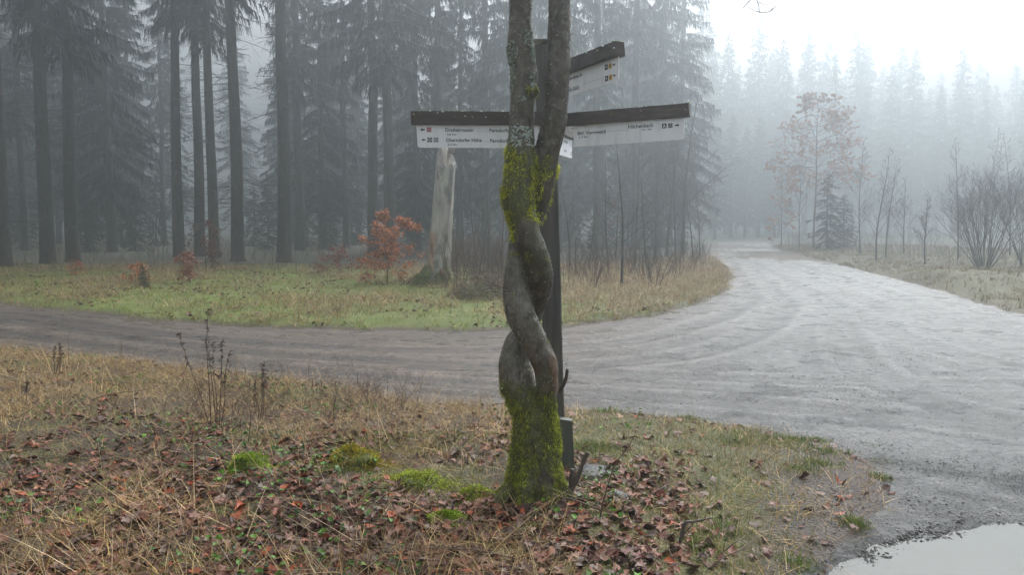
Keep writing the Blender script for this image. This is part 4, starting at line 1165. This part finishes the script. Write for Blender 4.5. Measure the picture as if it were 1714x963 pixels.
# splinters
b = MB()
for i in range(9):
    a = random.uniform(-1.2, 1.4); q_ = np.array([11 * K + math.cos(a) * 13 * K, math.sin(a) * 13 * K, Hs * .93])
    b.add(*tube([q_, q_ + [.01, 0, .12], q_ + [.02, .01, random.uniform(.2, .34)]], [.035, .02, .003], 5), col=(.95, .9, .8))
b.build('splinters', M['palewood'], snag)
# root plate with moss
b = MB()
for i in range(11):
    a = random.uniform(0, 6.283); Lr = random.uniform(.5, .85)
    P = smooth([(-10 * K + math.cos(a) * .15, math.sin(a) * .15, .42), (-10 * K + math.cos(a) * .38, math.sin(a) * .38, .18), (-10 * K + math.cos(a) * Lr, math.sin(a) * Lr, -.08)], 5)
    b.add(*tube([tuple(p) for p in P], np.linspace(.13, .04, len(P)), 8), col=[(.45, .30, .18), (.32, .36, .09), (.3, .24, .16)][i % 3])
b.build('roots', M['palewood'], snag)
N = 9000
a = rng.uniform(0, 6.283, N); rr = rng.uniform(.15, .8, N)
Pm = np.stack([-10 * K + np.cos(a) * rr, np.sin(a) * rr, np.maximum(0, .45 * (1 - rr / .8) ** 1.0) + .02], 1)
ok = fbm(Pm[:, 0] * 6, Pm[:, 1] * 6, 3) > .47; Pm = Pm[ok]; N = len(Pm)
dr = np.tile([0, 0, 1.], (N, 1)) + rng.normal(size=(N, 3)) * .5; dr /= np.linalg.norm(dr, axis=1)[:, None]
V, F, k = blades(Pm, dr, rng.uniform(.02, .06, N), .012, .3)
b = MB(); b.add(V, F, percol(pick([(.12, .15, .02), (.08, .11, .02), (.17, .18, .03)], N), k)); o = b.build('moss', M['moss'], snag, False); o['kind'] = 'stuff'

# ------------------------------------------------------------------ ground cover of the near verge
rngs(77); RMIN[0] = .0011
near_poly = [(-500, 560), (0, 583), (300, 617), (600, 657), (850, 682), (1000, 692), (1200, 708), (1320, 725), (1430, 760), (1500, 800), (1500, 850), (1430, 900), (1380, 970), (1330, 1150), (900, 1300), (300, 1300), (-500, 1200)]
def dens_leaf(x, y):
    z_ = zones(x, y); return np.clip(z_[5], .05, 1)
x, y = scatter(8200, near_poly, wfun=dens_leaf, power=1.25)
N = len(x); z = gz(x, y) + rng.uniform(.003, .018, N)
cols = pick([(.12, .040, .026), (.165, .062, .040), (.065, .028, .022), (.20, .085, .050), (.27, .055, .016), (.13, .082, .058), (.075, .042, .036)], N, .25, p=[.24, .2, .2, .12, .06, .1, .08])
V, F, k = leaves(np.stack([x, y, z], 1), rng.uniform(.03, .08, N), rng.uniform(0, 6.28, N), rng.normal(0, .2, N), rng.normal(0, .24, N), rng.normal(.1, .3, N), rng.normal(.2, .35, N), aspect=.66)
b = MB(); b.add(V, F, percol(cols, k))
# broad lobed leaves (maple / oak) lying flat
def lobed(n, wf, size):
    x, y = scatter(n, near_poly, wfun=wf, power=1.3); n = len(x)
    z = gz(x, y) + rng.uniform(.006, .03, n)
    kk = 14
    an = np.linspace(0, 6.283, kk + 1)[:-1]
    rad = np.where(np.arange(kk) % 2 == 0, 1.0, .52) * np.where(np.arange(kk) == kk // 2, .4, 1)
    rad = rad[None] * rng.uniform(.8, 1.15, (n, kk))
    sz = rng.uniform(*size, n)
    cu = rng.normal(.0, .35, n)
    L0 = np.stack([np.cos(an)[None] * rad, np.sin(an)[None] * rad, (rad ** 2) * cu[:, None] * .4 + rng.normal(size=(n, kk)) * .10], -1)
    L0 = np.concatenate([L0, np.zeros((n, 1, 3))], 1) * sz[:, None, None] / 2
    Mx = rot_mats(rng.uniform(0, 6.28, n), rng.normal(0, .25, n), rng.normal(0, .25, n))
    V = np.einsum('nij,nkj->nki', Mx, L0) + np.stack([x, y, z], 1)[:, None]
    f = np.array([[i, (i + 1) % kk, kk, -1] for i in range(kk)])
    F = np.where(f[None] < 0, -1, f[None] + (np.arange(n) * (kk + 1))[:, None, None])
    return V.reshape(-1, 3), F.reshape(-1, 4), kk + 1, n
V, F, k, n_ = lobed(1700, dens_leaf, (.045, .10))
b.add(V, F, percol(pick([(.15, .058, .038), (.10, .038, .028), (.20, .09, .055), (.14, .09, .07), (.28, .065, .022)], n_, .25, p=[.3, .3, .17, .15, .08]), k))
def dens_far(x, y): return np.full(x.shape, .5)
o = b.build('dead_leaves', M['leaf']); tag(o, 'layer of wet brown dead leaves under and around the twisted tree', 'leaf litter', kind='stuff')

def grass(name, label, cat, n, polypx, wf, L, Wd, cols, tilt, bend, power=1.2, lift=0.0, nseg=3, p=None, clump=0, mt='plant', tang=0.0, xr=None, yr=None):
    x, y = scatter(n if not clump else n // clump, polypx, xr=xr, yr=yr, wfun=wf, power=power)
    if clump:
        x = np.repeat(x, clump); y = np.repeat(y, clump)
        x = x + rng.normal(size=len(x)) * .05; y = y + rng.normal(size=len(y)) * .05
    N = len(x); z = gz(x, y) - .006 + lift
    th = rng.uniform(0, 6.283, N); tl = np.abs(rng.normal(tilt[0], tilt[1], N))
    dr = np.stack([np.cos(th) * np.sin(tl), np.sin(th) * np.sin(tl), np.cos(tl)], 1)
    bd = np.stack([np.cos(th) * .8, np.sin(th) * .8, np.full(N, -.55)], 1)
    Ls = rng.uniform(*L, N) * (.7 + .6 * fbm(x * 2, y * 2, 61)); Ws = rng.uniform(*Wd, N)
    side = np.stack([-np.sin(th), np.cos(th), rng.normal(0, .4, N)], 1)
    V, F, k = blades(np.stack([x, y, z], 1), dr, Ls, Ws, rng.uniform(*bend, N), nseg=nseg, bdir=bd, flat=side)
    # keep blades from diving below the soil
    cc = pick(cols, N, .25, p); pt = sstep(.38, .62, fbm(x * 1.3, y * 1.3, 63, 3))[:, None]
    cc = cc * (1 - .55 * pt) + cc.mean(1, keepdims=True) * np.array([1.45, 1.0, .45]) * .55 * pt
    cc = cc * (.55 + .9 * fbm(x * 3, y * 3, 64, 3))[:, None]
    b = MB(); b.add(V, F, percol(cc, k))
    return b
ST = [(.50, .34, .12), (.36, .22, .075), (.58, .43, .19), (.26, .14, .055), (.18, .085, .04)]
def w_straw(x, y): return np.clip(zones(x, y)[4] + .06, 0, 1)
b = grass('', '', '', 84000, near_poly, w_straw, (.06, .19), (.002, .005), ST, (1.12, .35), (-.1, .5), clump=6)
b2 = grass('', '', '', 6000, near_poly, lambda x, y: np.clip(zones(x, y)[4] * sstep(1000, 900, zones(x, y)[0]) + .01, 0, 1), (.18, .55), (.002, .005), [(.42, .33, .19), (.33, .24, .12), (.22, .13, .07)], (1.15, .35), (-.1, .25), lift=.015)
b.add(np.concatenate(b2.v), np.concatenate(b2.f), np.concatenate(b2.c))
o = b.build('straw_grass', M['plant'], smooth_=False); tag(o, 'matted pale dead grass on the near verge', 'dry grass', kind='stuff')
def w_turf(x, y): return np.clip(zones(x, y)[6] * .9 + .03, 0, 1)
GR = [(.17, .20, .025), (.10, .16, .02), (.24, .22, .045), (.07, .14, .02), (.30, .23, .07)]
b = grass('', '', '', 72000, near_poly, w_turf, (.02, .065), (.0025, .005), GR, (.6, .4), (.0, .6), clump=5, nseg=2, p=[.28, .2, .22, .12, .18])
o = b.build('green_turf', M['plant'], smooth_=False); tag(o, 'short olive green turf between the twisted tree and the gravel', 'grass', kind='stuff')
# tufts of fresh grass in the mud
def tuftpatch(cx, cy, r, n, L=(.04, .10)):
    X0, Y0 = on(cx, cy)
    x = X0 + rng.normal(size=n) * r; y = Y0 + rng.normal(size=n) * r * .8; z = gz(x, y) - .004
    th = rng.uniform(0, 6.283, n); tl = np.abs(rng.normal(.5, .35, n))
    dr = np.stack([np.cos(th) * np.sin(tl), np.sin(th) * np.sin(tl), np.cos(tl)], 1)
    return blades(np.stack([x, y, z], 1), dr, rng.uniform(*L, n), .0045, .35, nseg=3)
b = MB()
for (cx, cy, r) in [(1262, 742, .12), (1300, 756, .14), (1325, 742, .08), (1380, 762, .10), (1370, 785, .07), (1482, 773, .05), (1480, 800, .04), (1195, 704, .08), (1155, 702, .05), (1015, 694, .07), (1340, 800, .07), (975, 780, .12), (990, 775, .08), (1430, 880, .04), (1340, 945, .06), (1230, 760, .1), (1465, 745, .05), (1375, 738, .05), (1200, 905, .10), (1175, 935, .07), (640, 780, .1), (590, 770, .1), (550, 830, .08), (760, 760, .1), (720, 780, .1), (690, 760, .1)]:
    n = 260; V, F, k = tuftpatch(cx, cy, r, n)
    b.add(V, F, percol(pick([(.10, .17, .03), (.14, .20, .04), (.19, .21, .06)], n), k))
o = b.build('fresh_grass', M['plant'], smooth_=False); tag(o, 'scattered bright green grass tufts in mud and litter of the near verge', 'grass', kind='stuff')
# small broad green herb leaves (bramble, wood sorrel)
x, y = scatter(2600, near_poly, wfun=lambda x, y: sstep(.5, .62, fbm(x * 2.2, y * 2.2, 91)) * sstep(1150, 1000, zones(x, y)[0]) , power=1.5)
N = len(x); z = gz(x, y) + rng.uniform(.02, .06, N)
V, F, k = leaves(np.stack([x, y, z], 1), rng.uniform(.018, .045, N), rng.uniform(0, 6.28, N), rng.normal(0, .35, N), rng.normal(0, .35, N), rng.normal(.1, .2, N), rng.normal(.2, .3, N), aspect=.85)
b = MB(); b.add(V, F, percol(pick([(.07, .17, .02), (.10, .22, .025), (.045, .10, .02)], N), k))
o = b.build('green_herbs', M['plant']); tag(o, 'small round green herb leaves showing through the leaf litter', 'herbs', kind='stuff')
# fallen thin twigs
b = MB()
x, y = scatter(420, near_poly, wfun=lambda x, y: np.clip(zones(x, y)[5] + zones(x, y)[4] * .6, 0, 1), power=1.3)
z = gz(x, y)
for i in range(len(x)):
    a = random.uniform(0, 6.283); L_ = random.uniform(.12, .5)
    P, _ = limb_path((x[i], y[i], z[i] + random.uniform(.01, .05)), (math.cos(a), math.sin(a), random.uniform(-.05, .15)), L_, 5, .01, .14)
    b.add(*tube(P, np.linspace(.0032, .0012, len(P)) * random.uniform(.6, 1.4), 4))
o = b.build('fallen_twigs', M['reddish']); tag(o, 'thin reddish twigs strewn over the leaf litter', 'twigs', kind='stuff')
# gravel grit on the trodden corner and road
def pebbles(n, polypx, wf, s, power=1.2, zfun=gz, cols=((.13, .125, .12), (.20, .19, .18), (.08, .075, .07), (.26, .25, .24))):
    x, y = scatter(n, polypx, wfun=wf, power=power); n = len(x)
    z = zfun(x, y)
    sz = rng.uniform(*s, n) * (.6 + rng.random(n) ** 3)
    t = (1 + 5 ** .5) / 2
    iv = np.array([(1, 0, 0), (-1, 0, 0), (0, 1, 0), (0, -1, 0), (0, 0, 1), (0, 0, -1)], float)
    ff = np.array([(0, 2, 4), (2, 1, 4), (1, 3, 4), (3, 0, 4), (2, 0, 5), (1, 2, 5), (3, 1, 5), (0, 3, 5)])
    L0 = iv[None] * rng.uniform(.55, 1.2, (n, 6, 1)) * sz[:, None, None] * np.array([1, 1, .55])
    Mx = rot_mats(rng.uniform(0, 6.28, n), rng.normal(0, .3, n), rng.normal(0, .3, n))
    V = np.einsum('nij,nkj->nki', Mx, L0) + np.stack([x, y, z + sz * .15], 1)[:, None]
    F = np.concatenate([ff, np.full((8, 1), -1)], 1)[None]
    F = np.where(F < 0, -1, F + (np.arange(n) * 6)[:, None, None])
    return V.reshape(-1, 3), F.reshape(-1, 4), percol(pick(cols, n, .2), 6)
b = MB()
corner = [(1150, 715), (1300, 705), (1450, 735), (1714, 770), (1714, 880), (1560, 905), (1400, 970), (1250, 960), (1280, 860), (1230, 760)]
b.add(*pebbles(5000, corner, lambda x, y: np.clip(.15 + .85 * zones(x, y)[7], 0, 1), (.003, .009), zfun=lambda x, y: np.maximum(gz(x, y), np.where(sd_poly(x, y, ROAD) < 0, rz_(x, y)[0], -9))))
def road_z(x, y): return np.maximum(gz(x, y), rz_(x, y)[0] - .05 * sstep(.1, .5, sd_poly(x, y, ROAD)))
rim = [(1395, 963), (1450, 910), (1540, 880), (1640, 862), (1760, 860), (1760, 885), (1640, 890), (1550, 905), (1470, 935), (1420, 990)]
b.add(*pebbles(1100, rim, lambda x, y: sstep(.4, .6, fbm(x * 5, y * 5, 97)), (.004, .015), zfun=lambda x, y: np.maximum(np.maximum(gz(x, y), rz_(x, y)[0]), -9), cols=((.05, .048, .045), (.08, .075, .07), (.035, .033, .03), (.14, .135, .13))))
roadnear = [(0, 545), (600, 600), (1000, 560), (1300, 560), (1714, 600), (1714, 800), (1450, 740), (1200, 705), (860, 680), (450, 632), (0, 580)]
b.add(*pebbles(9000, roadnear, lambda x, y: sstep(.45, .62, fbm(x * .9, y * 1.6, 92)) * .9 + .08, (.003, .009), zfun=road_z))
strip = [(1080, 615), (1300, 612), (1480, 650), (1520, 700), (1400, 690), (1250, 672), (1100, 645)]
b.add(*pebbles(1800, strip, None, (.003, .009), zfun=road_z))
o = b.build('loose_gravel', M['stone'], smooth_=False); tag(o, 'loose wet grey grit on the track and its muddy corner', 'gravel', kind='stuff')

# ------------------------------------------------------------------ far verge, forest floor, right verge
rngs(78)
def w_far(x, y):
    d, dn = ground_parts(x, y); return sstep(-.05, .2, dn) * (.35 + .75 * sstep(.35, .55, fbm(x * .8, y * .8, 93)))
FG = [(.20, .28, .02), (.13, .25, .015), (.29, .29, .04), (.36, .29, .08), (.09, .16, .02)]
far_poly = [(-120, 512), (200, 540), (400, 556), (600, 563), (850, 563), (1000, 555), (1136, 530), (1200, 508), (1234, 483), (1234, 460), (1205, 440), (1000, 448), (860, 450), (400, 447), (-120, 447)]
b = grass('', '', '', 95000, far_poly, w_far, (.05, .13), (.007, .014), FG, (.6, .4), (.1, .7), clump=5, nseg=2, power=1.0, p=[.25, .2, .2, .2, .15])
o = b.build('green_grass', M['plant'], smooth_=False); tag(o, 'mossy green and yellow grass strip beyond the side road', 'grass', kind='stuff')
def w_dry(x, y):
    px, py = proj(x, y, 0); d, dn = ground_parts(x, y)
    return sstep(.05, .6, dn) * np.clip(.05 + sstep(.52, .65, fbm(x * .6, y * .6, 94)) * .8 + .8 * sstep(860, 960, px) * sstep(.3, .5, fbm(x * .8, y * .8, 95)), 0, 1)
b = grass('', '', '', 40000, far_poly, w_dry, (.14, .42), (.006, .012), [(.34, .24, .12), (.28, .18, .085), (.20, .12, .065), (.40, .30, .16)], (.7, .4), (.1, .9), clump=8, nseg=3, power=1.0)
b2 = grass('', '', '', 14000, [(940, 548), (1050, 537), (1130, 520), (1190, 500), (1222, 480), (1222, 460), (1195, 432), (1100, 440), (940, 455)], None, (.2, .55), (.006, .012), [(.34, .24, .12), (.28, .17, .085), (.40, .30, .16)], (.75, .35), (.2, .9), clump=10, nseg=3, power=1.0)
b.add(np.concatenate(b2.v), np.concatenate(b2.f), np.concatenate(b2.c))
o = b.build('dry_grass', M['plant'], smooth_=False); tag(o, 'tawny dry grass clumps on the far verge, thickest right of the post', 'dry grass', kind='stuff')
right_poly = [(1290, 412), (1340, 430), (1400, 443), (1490, 469), (1590, 497), (1700, 530), (1850, 575), (1850, 425), (1600, 415), (1400, 408)]
b = grass('', '', '', 80000, right_poly, w_far, (.08, .26), (.010, .018), [(.30, .23, .11), (.24, .17, .08), (.16, .16, .05), (.20, .12, .07), (.13, .15, .04)], (.7, .4), (.1, .8), clump=7, nseg=2, power=1.0)
o = b.build('verge_grass', M['plant'], smooth_=False); tag(o, 'mixed tawny and green grass on the right verge below the bushes', 'grass', kind='stuff')
# brushy undergrowth in the dim edge of the forest
b = MB()
def brush(n, polypx, hmin, hmax, wf=None):
    RMIN[0] = .0035
    x, y = scatter(n, polypx, wfun=wf); z = gz(x, y)
    for i in range(len(x)):
        L_ = random.uniform(hmin, hmax)
        ramify(b, (x[i], y[i], z[i] - .02), (random.uniform(-.35, .35), random.uniform(-.35, .35), 1), L_, .007, 0, 1, 4, .4, 0, .1, n=3, wig=.1, ratio=.4)
brush(700, [(-150, 462), (860, 470), (860, 425), (-150, 425)], .4, 1.3)
brush(420, [(740, 500), (850, 510), (850, 440), (740, 445)], .5, 1.5)
brush(420, [(940, 500), (1130, 490), (1200, 440), (940, 440)], .4, 1.2)
brush(520, [(1300, 425), (1714, 462), (1800, 430), (1320, 406)], .4, 1.4)
o = b.build('undergrowth', M['reddish']); tag(o, 'brown leafless undergrowth along the foot of the forest', 'undergrowth', kind='stuff')
# dead leaves strewn on the far verge
x, y = scatter(2800, far_poly, wfun=lambda x, y: sstep(.05, .4, ground_parts(x, y)[1]) * sstep(.52, .6, fbm(x * 1.2, y * 1.2, 96)))
N = len(x); z = gz(x, y) + .03
V, F, k = leaves(np.stack([x, y, z], 1), rng.uniform(.06, .11, N), rng.uniform(0, 6.28, N), rng.normal(0, .3, N), rng.normal(0, .3, N), rng.normal(.1, .3, N), rng.normal(.2, .3, N))
b = MB(); b.add(V, F, percol(pick([(.16, .08, .05), (.12, .065, .04), (.22, .11, .06)], N), k))
o = b.build('verge_leaves', M['leaf']); tag(o, 'brown leaves scattered on the grass strip beyond the side road', 'leaf litter', kind='stuff')
# heap of dead bracken right of the snag
def heap(px, py, rad, h, n, name, label, cols):
    X0, Y0 = on(px, py)
    a = rng.uniform(0, 6.283, n); rr = rad * np.sqrt(rng.random(n))
    x = X0 + np.cos(a) * rr; y = Y0 + np.sin(a) * rr * .8
    z = gz(x, y) + h * (1 - (rr / rad) ** 2) * rng.random(n)
    dr = rng.normal(size=(n, 3)) * [1, 1, .45]; dr /= np.linalg.norm(dr, axis=1)[:, None]
    V, F, k = blades(np.stack([x, y, z], 1), dr, rng.uniform(.12, .4, n), .010, .3, nseg=3)
    b = MB(); b.add(V, F, percol(pick(cols, n), k)); o = b.build(name, M['plant'], smooth_=False); tag(o, label, 'brush heap', kind='stuff')
heap(812, 508, .8, .42, 1500, 'bracken_heap', 'heap of dead bracken and brush right of the pale snag', [(.14, .085, .05), (.22, .14, .08), (.08, .055, .04), (.10, .09, .04)])

# ------------------------------------------------------------------ small things on the near verge
rngs(99); RMIN[0] = .0011
def mound_stone(px, py, rx, rz0, name, label, cat, mossy=True, seed=0, cols=None, ry=None):
    """a lumpy stone; a mossy one wears a coat of moss blades"""
    rgs = np.random.default_rng(seed)
    X0, Y0 = on(px, py); z0_ = float(gz(np.array([X0]), np.array([Y0]))[0])
    nu, nv_ = 28, 14
    V = []
    for i in range(nv_):
        th = math.pi * (i + .0) / (nv_ - 1)
        for j in range(nu):
            a = 6.283 * j / nu
            d = np.array([math.sin(th) * math.cos(a), math.sin(th) * math.sin(a), math.cos(th)])
            s = 1 + (1.3 if mossy else .6) * (float(fbm(d[0] * 1.9 + seed * 3, d[1] * 1.9, d[2] * 1.9, 3)) - .5)
            V.append(d * s * [rx, ry or rx * .8, rz0])
    V = np.array(V)
    F = np.array([(i * nu + j, (i + 1) * nu + j, (i + 1) * nu + (j + 1) % nu, i * nu + (j + 1) % nu) for i in range(nv_ - 1) for j in range(nu)])
    b = MB(); b.add(V, F, ((.055, .085, .018) if mossy else (.16, .165, .165)) if cols is None else cols)
    root = empty(name, (X0, Y0, z0_)); tag(root, label, cat)
    b.build('stone', M['stone'], root)
    if mossy:
        n = 11000
        ii = rgs.integers(0, len(V), n); nn = V[ii] / np.array([rx, rx * .8, rz0]) ; nn /= np.linalg.norm(nn, axis=1)[:, None]
        ok = nn[:, 2] > -.25
        ii, nn = ii[ok], nn[ok]; n = len(ii)
        Pm = V[ii] * (1 + .02 * rgs.normal(size=(n, 1))) + rgs.normal(size=(n, 3)) * rx * .09
        dd = nn + rgs.normal(size=(n, 3)) * .5; dd /= np.linalg.norm(dd, axis=1)[:, None]
        m_ = 3600; aa = rgs.uniform(0, 6.283, m_); rr_ = rx * (.8 + np.abs(rgs.normal(size=m_)) * .55) * (1 + .5 * np.sin(aa * 2 + seed) * .6)
        xg, yg = X0 + np.cos(aa) * rr_, Y0 + np.sin(aa) * rr_ * .8
        Pg = np.stack([xg - X0, yg - Y0, gz(xg, yg) - z0_ + .004], 1)
        Pm = np.vstack([Pm, Pg]); dg_ = np.array([0, 0, 1.]) + rgs.normal(size=(m_, 3)) * .6; dg_ /= np.linalg.norm(dg_, axis=1)[:, None]
        dd = np.vstack([dd, dg_]); n = len(Pm)
        V2, F2, k = blades(Pm, dd, rgs.uniform(.006, .018, n) * (.6 + .9 * fbm(Pm[:, 0] * 25, Pm[:, 1] * 25, 3)), .006, .3)
        cc = pick(cols_moss[seed % len(cols_moss)], n, .3) * (.35 + 1.1 * fbm(Pm[:, 0] * 14, Pm[:, 1] * 14, Pm[:, 2] * 14))[:, None]
        b = MB(); b.add(V2, F2, percol(cc, k)); o = b.build('moss', M['moss'], root, False); o['kind'] = 'stuff'
    return root
cols_moss = [[(.24, .38, .02), (.33, .44, .02), (.15, .25, .02)], [(.40, .38, .02), (.48, .42, .03), (.26, .28, .02), (.3, .19, .02)], [(.38, .46, .05), (.46, .50, .08), (.24, .32, .03)]]
mound_stone(417, 832, .10, .085, 'mossy_stone', 'bright green moss cushion, leftmost of the four on the near verge', 'mossy stone', seed=0)
mound_stone(592, 812, .15, .085, 'mossy_stone', 'largest yellow-green moss cushion among leaves left of the twisted tree', 'mossy stone', seed=1)
mound_stone(700, 838, .12, .055, 'mossy_stone', 'flat pale green moss cushion midway between the largest one and the twisted tree', 'mossy stone', seed=2)
mound_stone(797, 866, .08, .045, 'mossy_stone', 'smallest pale moss cushion, nearest the foot of the twisted tree', 'mossy stone', seed=5)
mound_stone(745, 905, .07, .03, 'mossy_stone', 'dark olive moss patch in the leaves below the smallest moss cushion', 'mossy stone', seed=3)
mound_stone(988, 816, .11, .03, 'flat_stone', 'flat wet grey slab just right of the twisted tree foot', 'stone', False, 7, (.07, .078, .08), .09)
mound_stone(990, 832, .075, .035, 'flat_stone', 'pale angular stone lying in front of the flat wet slab', 'stone', False, 8, (.11, .115, .10), .05)
mound_stone(1030, 868, .075, .035, 'flat_stone', 'grey stone half covered with moss under the thin sprout', 'stone', False, 9, (.08, .09, .08), .055)
mound_stone(1108, 848, .022, .024, 'small_stone', 'small black stone in the leaves right of the thin sprout', 'stone', False, 10, (.03, .032, .034))
mound_stone(1470, 871, .03, .012, 'small_stone', 'small pale stone by the edge of the puddle', 'stone', False, 11, (.34, .33, .30))

def stick(name, label, cat, paths, m='twig', Y=None):
    """paths: list of [(px,py,r)], standing at the depth of the first point's ground"""
    b = MB(); X0, Y0 = on(*paths[0][0][:2])
    z0_ = float(gz(np.array([X0]), np.array([Y0]))[0])
    base0 = at(paths[0][0][0], paths[0][0][1], Y0)
    dz = z0_ - base0.z - .02
    for Pp in paths:
        PP = [Vector((*at(p[0], p[1], Y0 + (p[3] if len(p) > 3 else 0)), )) + Vector((0, 0, dz)) for p in Pp]
        PP = smooth(PP, 4); rr = np.interp(np.linspace(0, len(Pp) - 1, len(PP)), range(len(Pp)), [p[2] for p in Pp])
        rr = rr * (1 + .12 * rng.normal(size=len(rr)))
        P_ = np.array([tuple(p) for p in PP]) - [X0, Y0, z0_]
        b.add(*tube(P_, rr, 7))
    o = b.build(name, M[m]); o.location = (X0, Y0, z0_); tag(o, label, cat)
    return o
stick('dead_branch_stub', 'dark broken branch leaning up from the ground at the right foot of the twisted tree', 'branch', [[(948, 876, .016), (958, 850, .014), (968, 828, .012), (980, 797, .011), (984, 790, .012)], [(980, 797, .006), (975, 794, .004), (970, 793, .003)], [(951, 868, .017), (956, 845, .016), (958, 818, .012)]])
stick('bent_stick', 'black crooked stick bent like a knee at the bottom right of the leaf litter', 'stick', [[(1136, 938, .011), (1141, 912, .010), (1146, 892, .009), (1160, 889, .006), (1176, 886, .005), (1194, 882, .002)], [(1141, 915, .005), (1150, 903, .003), (1160, 893, .002)]])
stick('thin_sprout', 'thin leafless sprout rising right of the twisted tree foot', 'sprout', [[(1002, 915, .005), (1008, 880, .004), (1018, 845, .0035), (1028, 815, .003), (1042, 795, .0025), (1056, 775, .002), (1065, 755, .001)], [(1018, 845, .002), (1014, 825, .0015), (1011, 815, .001)], [(1028, 815, .002), (1038, 812, .001)]], m='reddish')
stick('dry_twig', 'low forked dry twig right of the crooked stick', 'twig', [[(1190, 950, .004), (1210, 935, .003), (1225, 922, .0025), (1236, 915, .001)], [(1210, 935, .002), (1214, 915, .0015), (1222, 905, .001)]])
stick('fallen_stick', 'pale crooked stick lying on the grit near the puddle', 'stick', [[(1516, 880, .005), (1522, 865, .006), (1540, 855, .006), (1560, 850, .008), (1574, 843, .006)]], m='stubw')if False else None
for i, (px, py, pts, lb) in enumerate([
    (945, 655, None, None)]):
    # short dead side twig of the twisted tree, a part of it
    b = MB(); PP = smooth([tuple(at(933, 655, TY - .02)), tuple(at(941, 648, TY - .03)), tuple(at(947, 635, TY - .04)), tuple(at(950, 618, TY - .05))], 4)
    b.add(*tube([tuple(p) for p in PP], np.linspace(.014, .008, len(PP)), 7))
    b.build('dead_twig', M['twig'], tree)
# standing dead weed stalks
def weed(px, py, tops, label, seed, heads=True, r=.0042):
    rngs(seed)
    X0, Y0 = on(px, py); z0_ = float(gz(np.array([X0]), np.array([Y0]))[0])
    root = empty('dead_weed', (X0, Y0, z0_)); tag(root, label, 'dead weed')
    b = MB(); hb = MB()
    for ti_, (tx, ty_, bx) in enumerate(tops):
        A0 = at(px + bx, py, Y0) - Vector((X0, Y0, z0_)); T0 = at(tx, ty_, Y0 + random.uniform(-.1, .1)) - Vector((X0, Y0, z0_)); A0.z = -.02
        mid1 = A0.lerp(T0, .35) + Vector((random.uniform(-.02, .02), 0, 0)); mid2 = A0.lerp(T0, .7) + Vector((random.uniform(-.02, .02), 0, 0))
        P_ = np.array([tuple(p) for p in smooth([A0, mid1, mid2, T0], 5)])
        b.add(*tube(P_, np.linspace(r, r * .5, len(P_)), 5))
        if heads:
            n = 46; i0 = rng.integers(int(len(P_) * .62), len(P_), n)
            Pq = P_[i0] + rng.normal(size=(n, 3)) * .006
            dd = rng.normal(size=(n, 3)) + [0, 0, -.3]; dd /= np.linalg.norm(dd, axis=1)[:, None]
            V, F, k = blades(Pq, dd, rng.uniform(.015, .045, n), .008, .2); hb = MB(); hb.add(V, F, percol(pick([(.035, .025, .02), (.06, .04, .03)], n), k))
            hb.build('seed_head', M['plant'], root, False)
    b.build('stalks', M['reddish'], root)
weed(360, 735, [(349, 517, -6), (345, 568, 2), (300, 560, -8), (358, 572, 4), (372, 573, 8), (384, 590, 10)], 'tallest group of dark dead weed stalks rising over the side road at left', 201)
weed(90, 655, [(92, 580, 0), (100, 575, 2), (106, 590, 3)], 'small forked dead weed near the road edge at far left', 202)
weed(42, 700, [(44, 640, 0)], 'short dead weed with a brown seed head at far left', 203)
weed(208, 598, [(200, 562, 0)], 'pale straw stalk leaning over the left road edge', 204, heads=False)
weed(436, 720, [(440, 610, 0), (428, 640, -4), (447, 630, 3)], 'cluster of thin dead stalks right of the tallest weed group', 205)
weed(560, 735, [(561, 640, 0)], 'single pale straight stalk before the side road left of the twisted tree', 206, heads=False)
weed(416, 770, [(417, 678, 0)], 'single bleached stalk standing in the brown stems', 207, heads=False)
weed(620, 700, [(598, 622, -3), (612, 640, 2), (630, 650, 5)], 'fan of pale dry stalks midway to the twisted tree', 208, heads=False)
weed(280, 905, [(284, 850, 0), (270, 862, -2)], 'short pale stalks near the bottom left', 209, heads=False)
weed(680, 960, [(672, 905, 0), (690, 890, 3)], 'short thin stalks at the bottom centre', 210, heads=False)
# tangle of brown stems round the tall weeds
rngs(211)
b = MB()
x, y = scatter(330, [(290, 770), (430, 790), (720, 730), (700, 660), (480, 640), (300, 655)])
z = gz(x, y)
for i in range(len(x)):
    ramify(b, (x[i], y[i], z[i] - .01), (random.uniform(-1.6, 1.6), random.uniform(-.9, .9), 1), random.uniform(.14, .38), .0022, 0, 1, 3, .5, .02, .05, n=3, wig=.12, ratio=.5)
o = b.build('brown_stems', M['reddish']); tag(o, 'tangle of brown dead herb stems in the middle of the near verge', 'dead stems', kind='stuff')

# ------------------------------------------------------------------ fog
hz = MB()
V, F = box(-190, 190, -45, 345, -3.0, FOG_TOP)
hz.add(V, F)
mh = bpy.data.materials.new('fog'); mh.use_nodes = True
t = mh.node_tree; t.nodes.clear()
o_ = t.nodes.new("ShaderNodeOutputMaterial"); pv = t.nodes.new("ShaderNodeVolumePrincipled")
pv.inputs['Color'].default_value = (.42, .468, .50, 1); pv.inputs['Density'].default_value = FOG
pv.inputs['Anisotropy'].default_value = .74
t.links.new(pv.outputs[0], o_.inputs['Volume'])
o = hz.build('haze', mh, smooth_=False); tag(o, 'thin white fog over the whole place', 'fog', kind='stuff')
